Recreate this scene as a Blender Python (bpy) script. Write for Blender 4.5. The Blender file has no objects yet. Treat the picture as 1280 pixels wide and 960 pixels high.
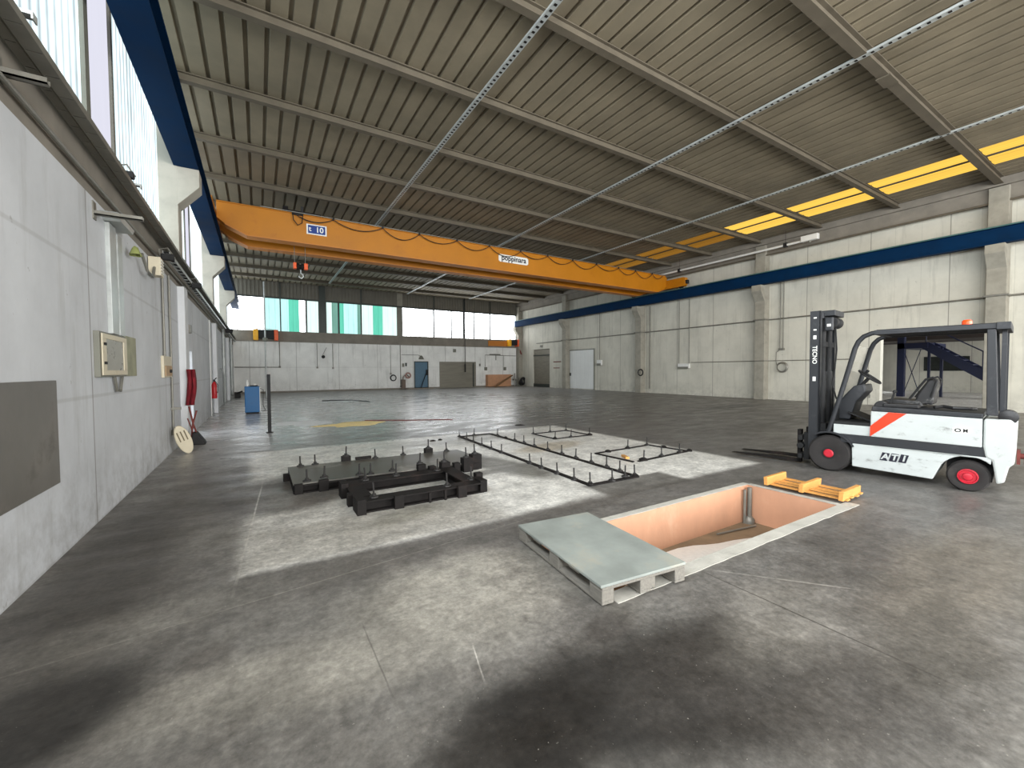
import bpy, bmesh, math, random
from mathutils import Matrix, Vector
random.seed(7)
S = bpy.context.scene
C = S.collection
PI = math.pi

# ------------------------------------------------------------------ camera
F_PX, YAW, PITCH, ROLL, CAMZ = 521.4, 31.32, 1.888, -0.319, 1.6
_y, _a, _r = map(math.radians, (YAW, PITCH, ROLL))
fw = Vector((math.sin(_y) * math.cos(_a), math.cos(_y) * math.cos(_a), -math.sin(_a)))
rt = Vector((math.cos(_y), -math.sin(_y), 0))
up = rt.cross(fw)
rt2 = rt * math.cos(_r) + up * math.sin(_r)
up2 = -rt * math.sin(_r) + up * math.cos(_r)
cam = bpy.data.cameras.new('camera')
cam.sensor_width = 36
cam.lens = 36 * F_PX / 1280
cam.clip_start = .05
cam.clip_end = 300
co = bpy.data.objects.new('camera', cam)
C.objects.link(co)
m = Matrix((rt2, up2, -fw)).transposed().to_4x4()
m.translation = Vector((0, 0, CAMZ))
co.matrix_world = m
S.camera = co

# ------------------------------------------------------------------ light
S.view_settings.view_transform = 'Standard'
S.view_settings.look = 'None'
S.view_settings.gamma = 1
S.view_settings.use_curve_mapping = False
S.view_settings.exposure = 0.33
SHEET_E = 4.4        # brightness of the day-lit translucent sheets
w = bpy.data.worlds.new('overcast sky')
S.world = w
w.use_nodes = True
bg = w.node_tree.nodes['Background']
bg.inputs[0].default_value = (.86, .93, 1, 1)
bg.inputs[1].default_value = 2.0


def area(name, loc, rot, sx, sy, e, col=(1, 1, 1)):
    l = bpy.data.lights.new(name, 'AREA')
    l.shape = 'RECTANGLE'
    l.size, l.size_y, l.energy, l.color = sx, sy, e, col
    o = bpy.data.objects.new(name, l)
    o.location = loc
    o.rotation_euler = rot
    C.objects.link(o)
    return o


# added fill lamps: an unseen one behind the camera, one in the next hall
area('added_fill_back', (10.5, -12.2, 3.6), (-PI / 2, 0, PI), 22, 6.6, 3900, (1, .985, .96))
area('added_fill_next_hall', (36.6, -3.4, 4), (-PI / 2, 0, PI), 15, 6, 1300, (1, .98, .95))

area('added_fill_left', (-1.70, -4.6, 6.1), (0, -PI / 2, 0), 4.1, 15.0, 2800, (.93, .97, 1))  # added lamp just inside the unseen rear glazing, brightens the hall

# ------------------------------------------------------------------ room numbers
XL, XR, YF, YB = -1.493, 22.92, 36.11, -12.4
ZR = 8.32            # underside of roof sheet
BAY, COL0 = 8.18, 3.8
PUR0, PURD = 3.80, 2.739

# ------------------------------------------------------------------ helpers
W = {}


class B:
    def __init__(s):
        s.v, s.f, s.m = [], [], []

    def add(s, vs, fs, mi=0):
        n = len(s.v)
        s.v += [tuple(q) for q in vs]
        s.f += [tuple(n + i for i in f) for f in fs]
        s.m += [mi] * len(fs)
        return s

    def box(s, x0, x1, y0, y1, z0, z1, mi=0):
        vs = [(x, y, z) for z in (z0, z1) for y in (y0, y1) for x in (x0, x1)]
        return s.add(vs, [(0, 2, 3, 1), (4, 5, 7, 6), (0, 1, 5, 4), (2, 6, 7, 3), (0, 4, 6, 2), (1, 3, 7, 5)], mi)

    def obox(s, c, d, rot, mi=0):
        M = rot.to_matrix() if hasattr(rot, 'to_matrix') else rot
        c = Vector(c)
        vs = [c + M @ Vector((x * d[0] / 2, y * d[1] / 2, z * d[2] / 2)) for z in (-1, 1) for y in (-1, 1) for x in (-1, 1)]
        return s.add(vs, [(0, 2, 3, 1), (4, 5, 7, 6), (0, 1, 5, 4), (2, 6, 7, 3), (0, 4, 6, 2), (1, 3, 7, 5)], mi)

    def bar(s, p, q, wd, ht, mi=0, upv=(0, 0, 1)):
        p, q = Vector(p), Vector(q)
        d = (q - p)
        L = d.length
        d.normalize()
        u = Vector(upv)
        if abs(d.dot(u)) > .98:
            u = Vector((1, 0, 0))
        sd = d.cross(u).normalized()
        u = sd.cross(d)
        M = Matrix((d, sd, u)).transposed()
        return s.obox((p + q) / 2, (L, wd, ht), M, mi)

    def lathe(s, c, ax, prof, n=20, mi=0):
        c = Vector(c)
        ax = Vector(ax).normalized()
        a = ax.orthogonal().normalized()
        b = ax.cross(a)
        vs, fs = [], []
        for r, h in prof:
            for k in range(n):
                t = 2 * PI * k / n
                vs.append(c + ax * h + (a * math.cos(t) + b * math.sin(t)) * r)
        for i in range(len(prof) - 1):
            for k in range(n):
                k2 = (k + 1) % n
                fs.append((i * n + k, i * n + k2, (i + 1) * n + k2, (i + 1) * n + k))
        fs.append(tuple(range(n - 1, -1, -1)))
        fs.append(tuple((len(prof) - 1) * n + k for k in range(n)))
        return s.add(vs, fs, mi)

    def cyl(s, p, q, r, n=12, mi=0, r2=None):
        p, q = Vector(p), Vector(q)
        return s.lathe(p, q - p, [(r, 0), (r if r2 is None else r2, (q - p).length)], n, mi)

    def tube(s, pts, r, n=8, mi=0, closed=False):
        pts = [Vector(p) for p in pts]
        N = len(pts)
        vs, fs = [], []
        a = None
        for i, p in enumerate(pts):
            if closed:
                d = (pts[(i + 1) % N] - pts[i - 1])
            else:
                d = pts[min(i + 1, N - 1)] - pts[max(i - 1, 0)]
            d.normalize()
            a = d.orthogonal() if a is None else (a - d * a.dot(d))
            a.normalize()
            b = d.cross(a)
            for k in range(n):
                t = 2 * PI * k / n
                vs.append(p + (a * math.cos(t) + b * math.sin(t)) * r)
        for i in range(N if closed else N - 1):
            j = (i + 1) % N
            for k in range(n):
                k2 = (k + 1) % n
                fs.append((i * n + k, i * n + k2, j * n + k2, j * n + k))
        if not closed:
            fs.append(tuple(range(n - 1, -1, -1)))
            fs.append(tuple((N - 1) * n + k for k in range(n)))
        return s.add(vs, fs, mi)

    def prism(s, poly, axis, a, b, mi=0):
        def P(u, v, t):
            return {'x': (t, u, v), 'y': (u, t, v), 'z': (u, v, t)}[axis]
        n = len(poly)
        vs = [P(u, v, a) for u, v in poly] + [P(u, v, b) for u, v in poly]
        fs = [tuple(range(n)), tuple(range(2 * n - 1, n - 1, -1))] + [(i, (i + 1) % n, n + (i + 1) % n, n + i) for i in range(n)]
        return s.add(vs, fs, mi)

    def ring(s, c, ax, R, r, n=24, k=8, mi=0):
        c, ax = Vector(c), Vector(ax).normalized()
        a = ax.orthogonal().normalized()
        b = ax.cross(a)
        return s.tube([c + (a * math.cos(2 * PI * i / n) + b * math.sin(2 * PI * i / n)) * R for i in range(n)], r, k, mi, True)

    def strip(s, pts, a, b, axis='y', mi=0):
        vs = []
        for p, q in pts:
            vs.append((p, a, q) if axis == 'y' else (p, q, a) if axis == 'z' else (a, p, q))
            vs.append((p, b, q) if axis == 'y' else (p, q, b) if axis == 'z' else (b, p, q))
        return s.add(vs, [(2 * i, 2 * i + 1, 2 * i + 3, 2 * i + 2) for i in range(len(pts) - 1)], mi)


def mesh_obj(name, b, mat, M=None, smooth=False, bevel=0, recalc=True):
    me = bpy.data.meshes.new(name)
    vs = b.v if M is None else [M @ Vector(q) for q in b.v]
    me.from_pydata([tuple(q) for q in vs], [], b.f)
    mats = mat if isinstance(mat, (list, tuple)) else [mat]
    for q in mats:
        me.materials.append(q)
    for p, i in zip(me.polygons, b.m):
        p.material_index = i
    if recalc:
        bm = bmesh.new()
        bm.from_mesh(me)
        bmesh.ops.recalc_face_normals(bm, faces=bm.faces)
        bm.to_mesh(me)
        bm.free()
    if smooth:
        for p in me.polygons:
            p.use_smooth = True
        try:
            me.set_sharp_from_angle(angle=math.radians(38))
        except Exception:
            pass
    me.update()
    o = bpy.data.objects.new(name, me)
    C.objects.link(o)
    if bevel:
        md = o.modifiers.new('bevel', 'BEVEL')
        md.width = bevel
        md.segments = 2
        md.limit_method = 'ANGLE'
    return o


def props(o, label=None, cat=None, group=None, kind=None):
    if label: o['label'] = label
    if cat: o['category'] = cat
    if group: o['group'] = group
    if kind: o['kind'] = kind
    return o


def thing(name, label, cat, loc=(0, 0, 0), rz=0, group=None, kind=None):
    o = bpy.data.objects.new(name, None)
    o.empty_display_size = .1
    o.location = loc
    o.rotation_euler = (0, 0, rz)
    C.objects.link(o)
    W[o] = Matrix.Translation(Vector(loc)) @ Matrix.Rotation(rz, 4, 'Z')
    return props(o, label, cat, group, kind)


def part(name, b, mat, parent, world=True, label=None, smooth=False, bevel=0, kind=None):
    """one mesh under its thing; coordinates are the world's, or the thing's own with world=False"""
    M = W[parent].inverted() if world else None
    o = mesh_obj(name, b, mat, M, smooth, bevel)
    o.parent = parent
    W[o] = W[parent].copy()
    if label: o['label'] = label
    if kind: o['kind'] = kind
    return o


def solo(name, b, mat, label=None, cat=None, group=None, kind=None, smooth=False, bevel=0):
    xs, ys, zs = zip(*b.v)
    c = Vector(((min(xs) + max(xs)) / 2, (min(ys) + max(ys)) / 2, min(zs)))
    o = mesh_obj(name, b, mat, Matrix.Translation(-c), smooth, bevel)
    o.location = c
    W[o] = Matrix.Translation(c)
    return props(o, label, cat, group, kind)


def struct(name, b, mat, **k):
    return solo(name, b, mat, kind='structure', **k)


def text(name, body, size, M, mat, parent, ext=.002, align='CENTER', sx=1, shear=0, bold=.0):
    cu = bpy.data.curves.new(name, 'FONT')
    cu.body = body
    cu.size = size
    cu.extrude = ext
    cu.offset = bold
    cu.align_x = align
    cu.align_y = 'CENTER'
    cu.shear = shear
    cu.materials.append(mat)
    tmp = bpy.data.objects.new(name, cu)
    me = bpy.data.meshes.new_from_object(tmp)
    bpy.data.objects.remove(tmp)
    bpy.data.curves.remove(cu)
    o = bpy.data.objects.new(name, me)
    C.objects.link(o)
    o.parent = parent
    o.matrix_local = W[parent].inverted() @ M @ Matrix.Diagonal((sx, 1, 1, 1))
    return o


def tree_copy(root, loc, rz=None, label=None):
    r = root.copy()
    C.objects.link(r)
    r.location = loc
    if rz is not None: r.rotation_euler = (0, 0, rz)
    if label: r['label'] = label

    def rec(a, b):
        for ch in list(a.children):
            c = ch.copy()
            C.objects.link(c)
            c.parent = b
            rec(ch, c)
    rec(root, r)
    return r


# ------------------------------------------------------------------ materials
def srgb(h):
    r = []
    for q in h:
        q /= 255
        r.append(q / 12.92 if q <= .04045 else ((q + .055) / 1.055) ** 2.4)
    return (*r, 1)


class NT:
    def __init__(s, name):
        s.mat = bpy.data.materials.new(name)
        s.mat.use_nodes = True
        s.t = s.mat.node_tree
        s.n = s.t.nodes
        s.p = s.n['Principled BSDF']
        s.out = s.n['Material Output']
        g = s.n.new('ShaderNodeNewGeometry')
        s.pos = g.outputs['Position']
        s.oc = s.n.new('ShaderNodeTexCoord').outputs['Object']

    def ln(s, a, b):
        s.t.links.new(a, b)

    def noise(s, vec, scale, detail=5, rough=.6, dist=0, sc=None):
        if sc:
            mp = s.n.new('ShaderNodeMapping')
            mp.inputs['Scale'].default_value = sc
            s.ln(vec, mp.inputs[0])
            vec = mp.outputs[0]
        n = s.n.new('ShaderNodeTexNoise')
        n.inputs['Scale'].default_value = scale
        n.inputs['Detail'].default_value = detail
        n.inputs['Roughness'].default_value = rough
        n.inputs['Distortion'].default_value = dist
        s.ln(vec, n.inputs['Vector'])
        return n.outputs['Fac']

    def rng(s, v, a, b, c=0, d=1, smooth=False):
        n = s.n.new('ShaderNodeMapRange')
        if smooth: n.interpolation_type = 'SMOOTHSTEP'
        s.ln(v, n.inputs[0])
        for i, q in enumerate((a, b, c, d)):
            n.inputs[i + 1].default_value = q
        return n.outputs[0]

    def mth(s, op, a, b=None, c=None):
        n = s.n.new('ShaderNodeMath')
        n.operation = op
        for i, q in enumerate((a, b, c)):
            if q is None: continue
            if isinstance(q, (int, float)): n.inputs[i].default_value = q
            else: s.ln(q, n.inputs[i])
        return n.outputs[0]

    def mix(s, f, a, b, mode='MIX'):
        n = s.n.new('ShaderNodeMix')
        n.data_type = 'RGBA'
        n.blend_type = mode
        for i, q in ((0, f), (6, a), (7, b)):
            if isinstance(q, (int, float)): n.inputs[i].default_value = q
            elif isinstance(q, tuple): n.inputs[i].default_value = q
            else: s.ln(q, n.inputs[i])
        return n.outputs[2]

    def xyz(s, v):
        n = s.n.new('ShaderNodeSeparateXYZ')
        s.ln(v, n.inputs[0])
        return n.outputs

    def bump(s, h, st=.2, d=.02):
        n = s.n.new('ShaderNodeBump')
        n.inputs['Strength'].default_value = st
        n.inputs['Distance'].default_value = d
        s.ln(h, n.inputs['Height'])
        s.ln(n.outputs[0], s.p.inputs['Normal'])

    def set(s, k, v):
        i = s.p.inputs[k]
        if hasattr(v, 'links') or hasattr(v, 'is_linked'): s.ln(v, i)
        else: i.default_value = v


def mat(name, col, rough=.6, metal=0, var=.15, scale=6, dirt=None, dirt_amt=.5, dirt_scale=2.5, bump=.1, spec=.5, sc=None):
    t = NT(name)
    c = srgb(col)
    dk = tuple(q * (1 - var) for q in c[:3]) + (1,)
    lt = tuple(min(1, q * (1 + var * .6)) for q in c[:3]) + (1,)
    n = t.noise(t.oc, scale, sc=sc)
    colr = t.mix(t.rng(n, .3, .7), dk, lt)
    if dirt:
        d = t.noise(t.oc, dirt_scale, 8, .7, sc=sc)
        colr = t.mix(t.rng(d, .56, .72, 0, dirt_amt), colr, srgb(dirt))
    t.set('Base Color', colr)
    t.set('Roughness', t.rng(n, .2, .8, max(.02, rough - .1), min(1, rough + .1)))
    t.set('Metallic', metal)
    t.set('Specular IOR Level', spec)
    if bump:
        t.bump(t.noise(t.oc, scale * 6, 4), bump, .01)
    return t.mat


def glow(name, col, e, var=.15, axis='y', freq=5, seed=0, streak=3.0):
    """a corrugated plastic sheet with the day behind it: dim where grime lies in its flutes"""
    t = NT(name)
    x = t.xyz(t.pos)
    a = x[1] if axis == 'y' else x[0]
    cmb = t.n.new('ShaderNodeCombineXYZ')
    t.ln(t.mth('MULTIPLY', a, streak), cmb.inputs[0])
    t.ln(t.mth('MULTIPLY', x[2], .35), cmb.inputs[1])
    cmb.inputs[2].default_value = seed
    n = t.noise(cmb.outputs[0], 1.5, 4, .65)
    k = t.rng(n, .35, .65, 1 - var, 1)
    wv = t.mth('ABSOLUTE', t.mth('SINE', t.mth('MULTIPLY', a, PI * freq)))
    k2 = t.mth('MULTIPLY', k, t.rng(wv, 0, .45, 1 - var * 1.3, 1))
    em = t.n.new('ShaderNodeEmission')
    em.inputs[0].default_value = srgb(col)
    t.ln(t.mth('MULTIPLY', k2, e), em.inputs[1])
    t.ln(em.outputs[0], t.out.inputs[0])
    return t.mat


def floor_material():
    t = NT('stained concrete')
    x = t.xyz(t.pos)
    cb = t.n.new('ShaderNodeCombineXYZ')
    t.ln(x[0], cb.inputs[0]); t.ln(x[1], cb.inputs[1])
    p = cb.outputs[0]
    nz = t.n.new('ShaderNodeTexNoise')
    nz.inputs['Scale'].default_value = 1.1
    nz.inputs['Detail'].default_value = 6
    nz.inputs['Roughness'].default_value = .62
    t.ln(p, nz.inputs['Vector'])

    def wobble(amt):
        v = t.n.new('ShaderNodeVectorMath'); v.operation = 'SUBTRACT'
        t.ln(nz.outputs['Color'], v.inputs[0]); v.inputs[1].default_value = (.5, .5, .5)
        u = t.n.new('ShaderNodeVectorMath'); u.operation = 'SCALE'
        t.ln(v.outputs[0], u.inputs[0]); u.inputs[3].default_value = amt
        z = t.n.new('ShaderNodeVectorMath'); z.operation = 'ADD'
        t.ln(p, z.inputs[0]); t.ln(u.outputs[0], z.inputs[1])
        return z.outputs[0]
    WB = {k: wobble(k) for k in (.02, .12, .5, 1.2)}

    def mask(kind, cx, cy, rx, ry, rot, soft, wob):
        mp = t.n.new('ShaderNodeMapping')
        mp.vector_type = 'TEXTURE'
        mp.inputs['Location'].default_value = (cx, cy, 0)
        mp.inputs['Rotation'].default_value = (0, 0, math.radians(rot))
        mp.inputs['Scale'].default_value = (rx, ry, 1)
        t.ln(WB[wob], mp.inputs[0])
        q = t.xyz(mp.outputs[0])
        if kind == 'e':
            d = t.mth('SQRT', t.mth('ADD', t.mth('MULTIPLY', q[0], q[0]), t.mth('MULTIPLY', q[1], q[1])))
        else:
            d = t.mth('MAXIMUM', t.mth('ABSOLUTE', q[0]), t.mth('ABSOLUTE', q[1]))
        return t.rng(d, 1 + soft, 1 - soft, 0, 1, True)
    big = t.noise(p, .55, 7, .66)
    mid = t.noise(p, 3.1, 8, .7, .4)
    fin = t.noise(p, 24, 6, .7)
    col = t.mix(t.rng(big, .34, .66), srgb((92, 89, 85)), srgb((136, 134, 129)))
    col = t.mix(t.rng(mid, .3, .72, 0, .55), col, srgb((108, 104, 98)))
    for kind, cx, cy, rx, ry, rot, soft, wob, c, a in FLOOR_MARKS:
        col = t.mix(t.mth('MULTIPLY', mask(kind, cx, cy, rx, ry, rot, soft, wob), a), col, srgb(c))
    col = t.mix(t.rng(mid, .46, .80, 0, .38), col, srgb((66, 62, 58)))
    def mul(c, f, lo, hi, a_=.32, b_=.68):
        v = t.n.new('ShaderNodeVectorMath'); v.operation = 'SCALE'
        t.ln(c, v.inputs[0]); t.ln(t.rng(f, a_, b_, lo, hi), v.inputs[3])
        return v.outputs[0]
    col = mul(col, t.noise(p, 2.4, 8, .72), .72, 1.34)
    col = mul(col, t.noise(p, 8.5, 8, .75), .74, 1.30)
    col = mul(col, fin, .74, 1.26)
    # pale specks and grit
    sp = t.noise(p, 55, 3, .5)
    col = t.mix(t.rng(sp, .70, .76, 0, .5), col, srgb((190, 186, 176)))
    t.set('Base Color', col)
    wet = mask('e', 5.0, 20, 12, 11, 0, .5, 1.2)
    r = t.rng(t.noise(p, 1.6, 6, .6, .3, (.6, 1.6, 1)), .35, .65, .14, .36)
    r2 = t.mth('ADD', r, t.mth('MULTIPLY', t.mth('SUBTRACT', 1, wet), .22))
    t.set('Roughness', r2)
    t.set('Specular IOR Level', .55)
    t.bump(t.mth('ADD', fin, t.mth('MULTIPLY', mid, .7)), .16, .012)
    return t.mat


# marks with shapes of their own: kind, centre, half sizes, turn, softness, wobble, colour, strength
FLOOR_MARKS = [
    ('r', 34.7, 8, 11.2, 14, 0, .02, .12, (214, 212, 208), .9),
    ('e', 7.0, 20, 6.5, 7.5, 0, .5, 1.2, (232, 232, 232), .8),  # window sheen on the far floor, painted into the colour
    ('e', 3.5, 18, 8, 9.5, 0, .4, 1.2, (212, 212, 212), .85),  # wider pale ground, the far floor's reflection put into its colour
    ('e', 14, 28, 14, 8, 0, .5, 1.2, (150, 150, 150), .6),
    ('e', 9, 7, 9, 7, 0, .4, 1.2, (92, 90, 88), .7),
    ('e', 12, 11, 11, 6, 0, .4, 1.2, (100, 99, 97), .7),
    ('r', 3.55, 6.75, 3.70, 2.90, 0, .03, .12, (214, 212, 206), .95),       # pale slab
    ('r', 1.1, 4.35, 1.25, .45, 0, .12, .12, (158, 154, 146), .7),
    ('e', 0.9, 5.2, 1.4, .9, 0, .5, .5, (150, 146, 138), .5),
    ('e', 1.7, 6.7, 1.9, .75, 0, .25, .5, (96, 93, 88), .85),               # dirt round the rear frame
    ('e', 0.3, 6.1, .8, .8, 0, .25, .5, (66, 62, 58), .8),
    ('r', 4.55, 4.05, .78, .30, 0, .1, .12, (74, 72, 68), .85),
    ('e', 3.45, 6.1, .36, 1.2, 14, .3, .12, (92, 91, 84), .85),
    ('r', 3.0, 5.75, .9, .14, 4, .5, .12, (96, 94, 88), .8),
    ('e', 3.9, 8.8, 1.6, .55, 0, .4, .5, (104, 102, 96), .55),
    ('e', 5.2, 7.0, .9, .35, 10, .3, .12, (172, 160, 140), .7),
    ('e', 1.4, 4.55, .5, .18, 20, .4, .12, (120, 118, 106), .5),
    ('r', 1.2, 3.55, 3.2, .22, 5, .5, .12, (96, 93, 89), .75),              # darker joint band
    ('e', 1.25, 2.75, .75, .55, 10, .5, .5, (166, 162, 152), .75),
    ('e', 0.1, 2.45, .75, .26, -14, .5, .12, (150, 146, 137), .7),
    ('e', -.95, 2.72, .42, .34, 20, .35, .12, (32, 30, 29), .9),
    ('e', -1.05, 4.7, .42, 1.7, 0, .5, .5, (70, 67, 63), .8),
    ('e', -.55, 6.6, .55, 1.3, 0, .5, .5, (84, 81, 77), .7),
    ('e', -.6, 3.45, .7, .22, 5, .5, .12, (140, 137, 130), .5),
    ('e', -.28, 2.86, .13, .11, 0, .4, .12, (78, 74, 70), .6),
    ('e', 1.62, 1.42, .95, .42, -12, .4, .5, (24, 23, 22), .93),             # oil
    ('e', 0.85, 1.45, .5, .3, 20, .4, .5, (34, 32, 30), .85),
    ('e', 2.25, 1.1, .8, .45, -30, .5, .5, (62, 59, 56), .75),
    ('e', 1.85, 1.88, .22, .12, 0, .4, .12, (62, 58, 55), .7),
    ('e', 2.9, 1.35, .6, .28, 10, .5, .5, (146, 142, 134), .5),
    ('e', 4.3, 1.55, 1.1, .35, 8, .5, .5, (78, 75, 71), .7),
    ('e', 4.6, .95, 1.4, .35, 5, .5, .5, (112, 105, 94), .7),
    ('e', 3.4, .75, .6, .2, 0, .5, .5, (74, 71, 66), .6),
    ('e', 2.15, 2.35, .5, .2, 80, .4, .12, (112, 108, 100), .5),
    ('e', 17, 10.3, 1.9, .45, 0, .4, .5, (58, 57, 56), .8),
    ('e', 14, 6.5, 4, .6, 8, .4, .5, (74, 73, 71), .6),
    ('r', .53, 2.36, .004, .30, 0, .5, .02, (60, 57, 54), .5),              # saw cuts
    ('r', 2.97, 1.30, .006, .66, 0, .5, .02, (60, 57, 54), .8),
    ('r', .55, 3.46, 1.75, .006, 7.6, .5, .02, (176, 172, 162), .3),
    ('r', -.08, 5.3, .008, 1.35, -3.6, .5, .02, (188, 184, 176), .6),
    ('r', 3.35, 1.62, .42, .008, -50, .5, .02, (168, 164, 156), .4),
    ('r', 1.0, 2.02, .12, .004, 75, .5, .02, (196, 192, 184), .6),
    ('r', 10, 20.2, 12.3, .012, 0, .5, .02, (70, 69, 67), .6),
    ('r', 10, 28.3, 12.3, .012, 0, .5, .02, (70, 69, 67), .6),
    ('r', 8, 3.3, 2.0, .010, 3, .5, .02, (70, 69, 67), .5),
]


def wall_material(name, col, axis, joint, off, dirt=(120, 118, 110), low=.35, joints2=True, hz=None):
    t = NT(name)
    x = t.xyz(t.pos)
    a = x[1] if axis == 'y' else x[0]
    n1 = t.noise(t.pos, .8, 7, .65)
    st = t.noise(t.pos, 2.2, 6, .65, 0, (1.6, 1.6, .18))
    c = srgb(col)
    dk = tuple(q * .84 for q in c[:3]) + (1,)
    cc = t.mix(t.rng(n1, .35, .65), dk, c)
    cc = t.mix(t.rng(st, .54, .74, 0, .35), cc, srgb(dirt))
    lowm = t.mth('MULTIPLY', t.rng(x[2], .9, 0, 0, 1), t.rng(t.noise(t.pos, 4, 6, .7), .42, .68))
    cc = t.mix(t.mth('MULTIPLY', lowm, low), cc, srgb((110, 106, 100)))
    spk = t.noise(t.pos, 7, 4, .6)
    cc = t.mix(t.rng(spk, .69, .73, 0, .45), cc, srgb((120, 115, 108)))
    if joint:
        fr = t.mth('FRACT', t.mth('DIVIDE', t.mth('ADD', a, 100 - off), joint))
        ed = t.mth('MINIMUM', fr, t.mth('SUBTRACT', 1, fr))
        jm = t.rng(ed, .008 / joint, .02 / joint, 1, 0)
        cc = t.mix(t.mth('MULTIPLY', jm, .65), cc, srgb((104, 100, 92)))
    if joints2 and joint:
        fr = t.mth('FRACT', t.mth('DIVIDE', t.mth('ADD', a, 100 - off), joint / 3))
        ed = t.mth('MINIMUM', fr, t.mth('SUBTRACT', 1, fr))
        jm = t.rng(ed, .004 / joint * 3, .012 / joint * 3, 1, 0)
        cc = t.mix(t.mth('MULTIPLY', jm, .22), cc, srgb((120, 116, 108)))
    if hz:
        fr = t.mth('FRACT', t.mth('DIVIDE', x[2], hz))
        ed = t.mth('MINIMUM', fr, t.mth('SUBTRACT', 1, fr))
        cc = t.mix(t.rng(ed, .01 / hz, .025 / hz, .22, 0), cc, srgb((120, 118, 112)))
    t.set('Base Color', cc)
    t.set('Roughness', .75)
    t.bump(t.noise(t.pos, 14, 5), .12, .01)
    return t.mat


M = {}
M['floor'] = floor_material()
M['wall_r'] = wall_material('painted precast panels', (206, 203, 190), 'y', 2.45, 11.98)
M['wall_f'] = wall_material('painted end wall', (236, 236, 232), 'x', 3.06, XL, joints2=False, hz=1.92)
M['wall_l'] = wall_material('painted blockwork', (204, 207, 211), 'y', 4.09, 3.8, joints2=False, hz=1.35, low=.5)
M['conc'] = mat('bare concrete', (150, 146, 134), .85, var=.25, scale=2.5, dirt=(112, 106, 94), bump=.2)
M['conc_l'] = mat('pale concrete', (178, 173, 161), .85, var=.18, scale=2.5, dirt=(150, 146, 136), bump=.2)
M['conc_w'] = mat('white painted column', (206, 208, 210), .7, var=.08, scale=2)
M['band'] = mat('grey ledge concrete', (128, 122, 112), .85, var=.2, scale=2)
M['roof'] = mat('fibre roof sheet', (128, 118, 98), .8, var=.22, scale=.8, dirt=(112, 104, 90), dirt_amt=.6, dirt_scale=.5, bump=.15)
M['purlin'] = mat('grey steel joist', (94, 86, 72), .75, 0, var=.2, scale=2, dirt=(70, 62, 50))
M['galv'] = mat('galvanised steel', (178, 182, 180), .42, .25, var=.2, scale=5)
M['galv_d'] = mat('weathered galvanised steel', (128, 126, 118), .5, .4, var=.25, scale=4)
M['dsteel'] = mat('dark steel frame', (30, 27, 26), .75, 0, var=.5, scale=5, dirt=(60, 44, 38), dirt_amt=.6, bump=.25, spec=.2)
M['dplate'] = mat('grey steel plate', (98, 96, 90), .42, .35, var=.25, scale=1.6, dirt=(186, 182, 172), dirt_amt=.7, dirt_scale=1.0)
M['bolt'] = mat('black threaded rod', (34, 32, 31), .6, 0, var=.2, scale=20)
M['blue'] = mat('blue runway beam paint', (2, 38, 70), .7, 0, var=.2, scale=1.5, dirt=(2, 26, 48), spec=.08)
M['bluegreen'] = mat('green grey flange edge', (62, 100, 96), .5, .1, var=.2)
M['crane'] = mat('orange yellow crane paint', (182, 114, 0), .5, 0, var=.10, scale=1.0, dirt=(164, 94, 10), bump=.03)
M['craneflange'] = mat('crane flange paint', (190, 118, 40), .5, 0, var=.1, scale=1)
M['yellow'] = mat('warning yellow', (236, 172, 22), .5, var=.1)
M['orange'] = mat('signal orange', (232, 92, 36), .5, var=.1)
M['black'] = mat('black rubber', (18, 18, 19), .7, var=.25, scale=12)
M['tyre'] = mat('worn tyre rubber', (42, 39, 38), .85, var=.3, scale=10, dirt=(76, 71, 66))
M['flwhite'] = mat('scuffed white truck paint', (184, 189, 187), .55, var=.07, scale=3, dirt=(92, 88, 82), dirt_amt=.85, dirt_scale=4.5, bump=.05, sc=(1, 1, 2.4))
M['flworn'] = mat('badly scraped white truck paint', (186, 190, 187), .6, var=.08, scale=3, dirt=(58, 56, 54), dirt_amt=.9, dirt_scale=3.4, bump=.15)
M['flgrey'] = mat('dark grey truck paint', (34, 36, 40), .55, 0, var=.15, scale=5, dirt=(96, 96, 96), dirt_amt=.4)
M['flstripe'] = mat('orange red stripe', (216, 58, 26), .45, var=.06)
M['hubred'] = mat('red wheel hub', (186, 30, 48), .5, var=.12, scale=18)
M['rust'] = mat('rusty red coupling', (112, 52, 46), .7, .2, var=.3, scale=18)
M['vinyl'] = mat('worn black vinyl', (32, 31, 32), .5, var=.35, scale=10, dirt=(150, 148, 144), dirt_amt=.8, dirt_scale=4)
M['board'] = mat('grey panel board', (146, 152, 147), .6, var=.25, scale=2.2, dirt=(166, 160, 144), dirt_amt=.8, dirt_scale=2.4)
M['palwood'] = mat('weathered pallet timber', (128, 124, 116), .85, var=.25, scale=9, sc=(6, 1, 6), bump=.3)
M['pine'] = mat('yellow pine', (212, 152, 80), .7, var=.16, scale=6, sc=(1, 6, 6), dirt=(188, 122, 56), dirt_amt=.6)
M['terra'] = mat('salmon shuttering board', (196, 148, 118), .8, var=.10, scale=4, dirt=(196, 170, 146), dirt_amt=.5, dirt_scale=2, sc=(1, 1, .5), bump=.2)
M['pitfl'] = mat('dusty pit bottom', (128, 108, 84), .9, var=.3, scale=3, dirt=(96, 78, 56), bump=.3)
M['kerb'] = mat('pale mortar kerb', (184, 181, 172), .9, var=.14, scale=7, dirt=(140, 136, 126), bump=.4)
M['dust'] = mat('white plaster dust', (222, 220, 214), .95, var=.08, scale=20, bump=.4)
M['cream'] = mat('cream plastic', (204, 194, 170), .5, var=.08, dirt=(158, 146, 116), dirt_scale=6)
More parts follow.
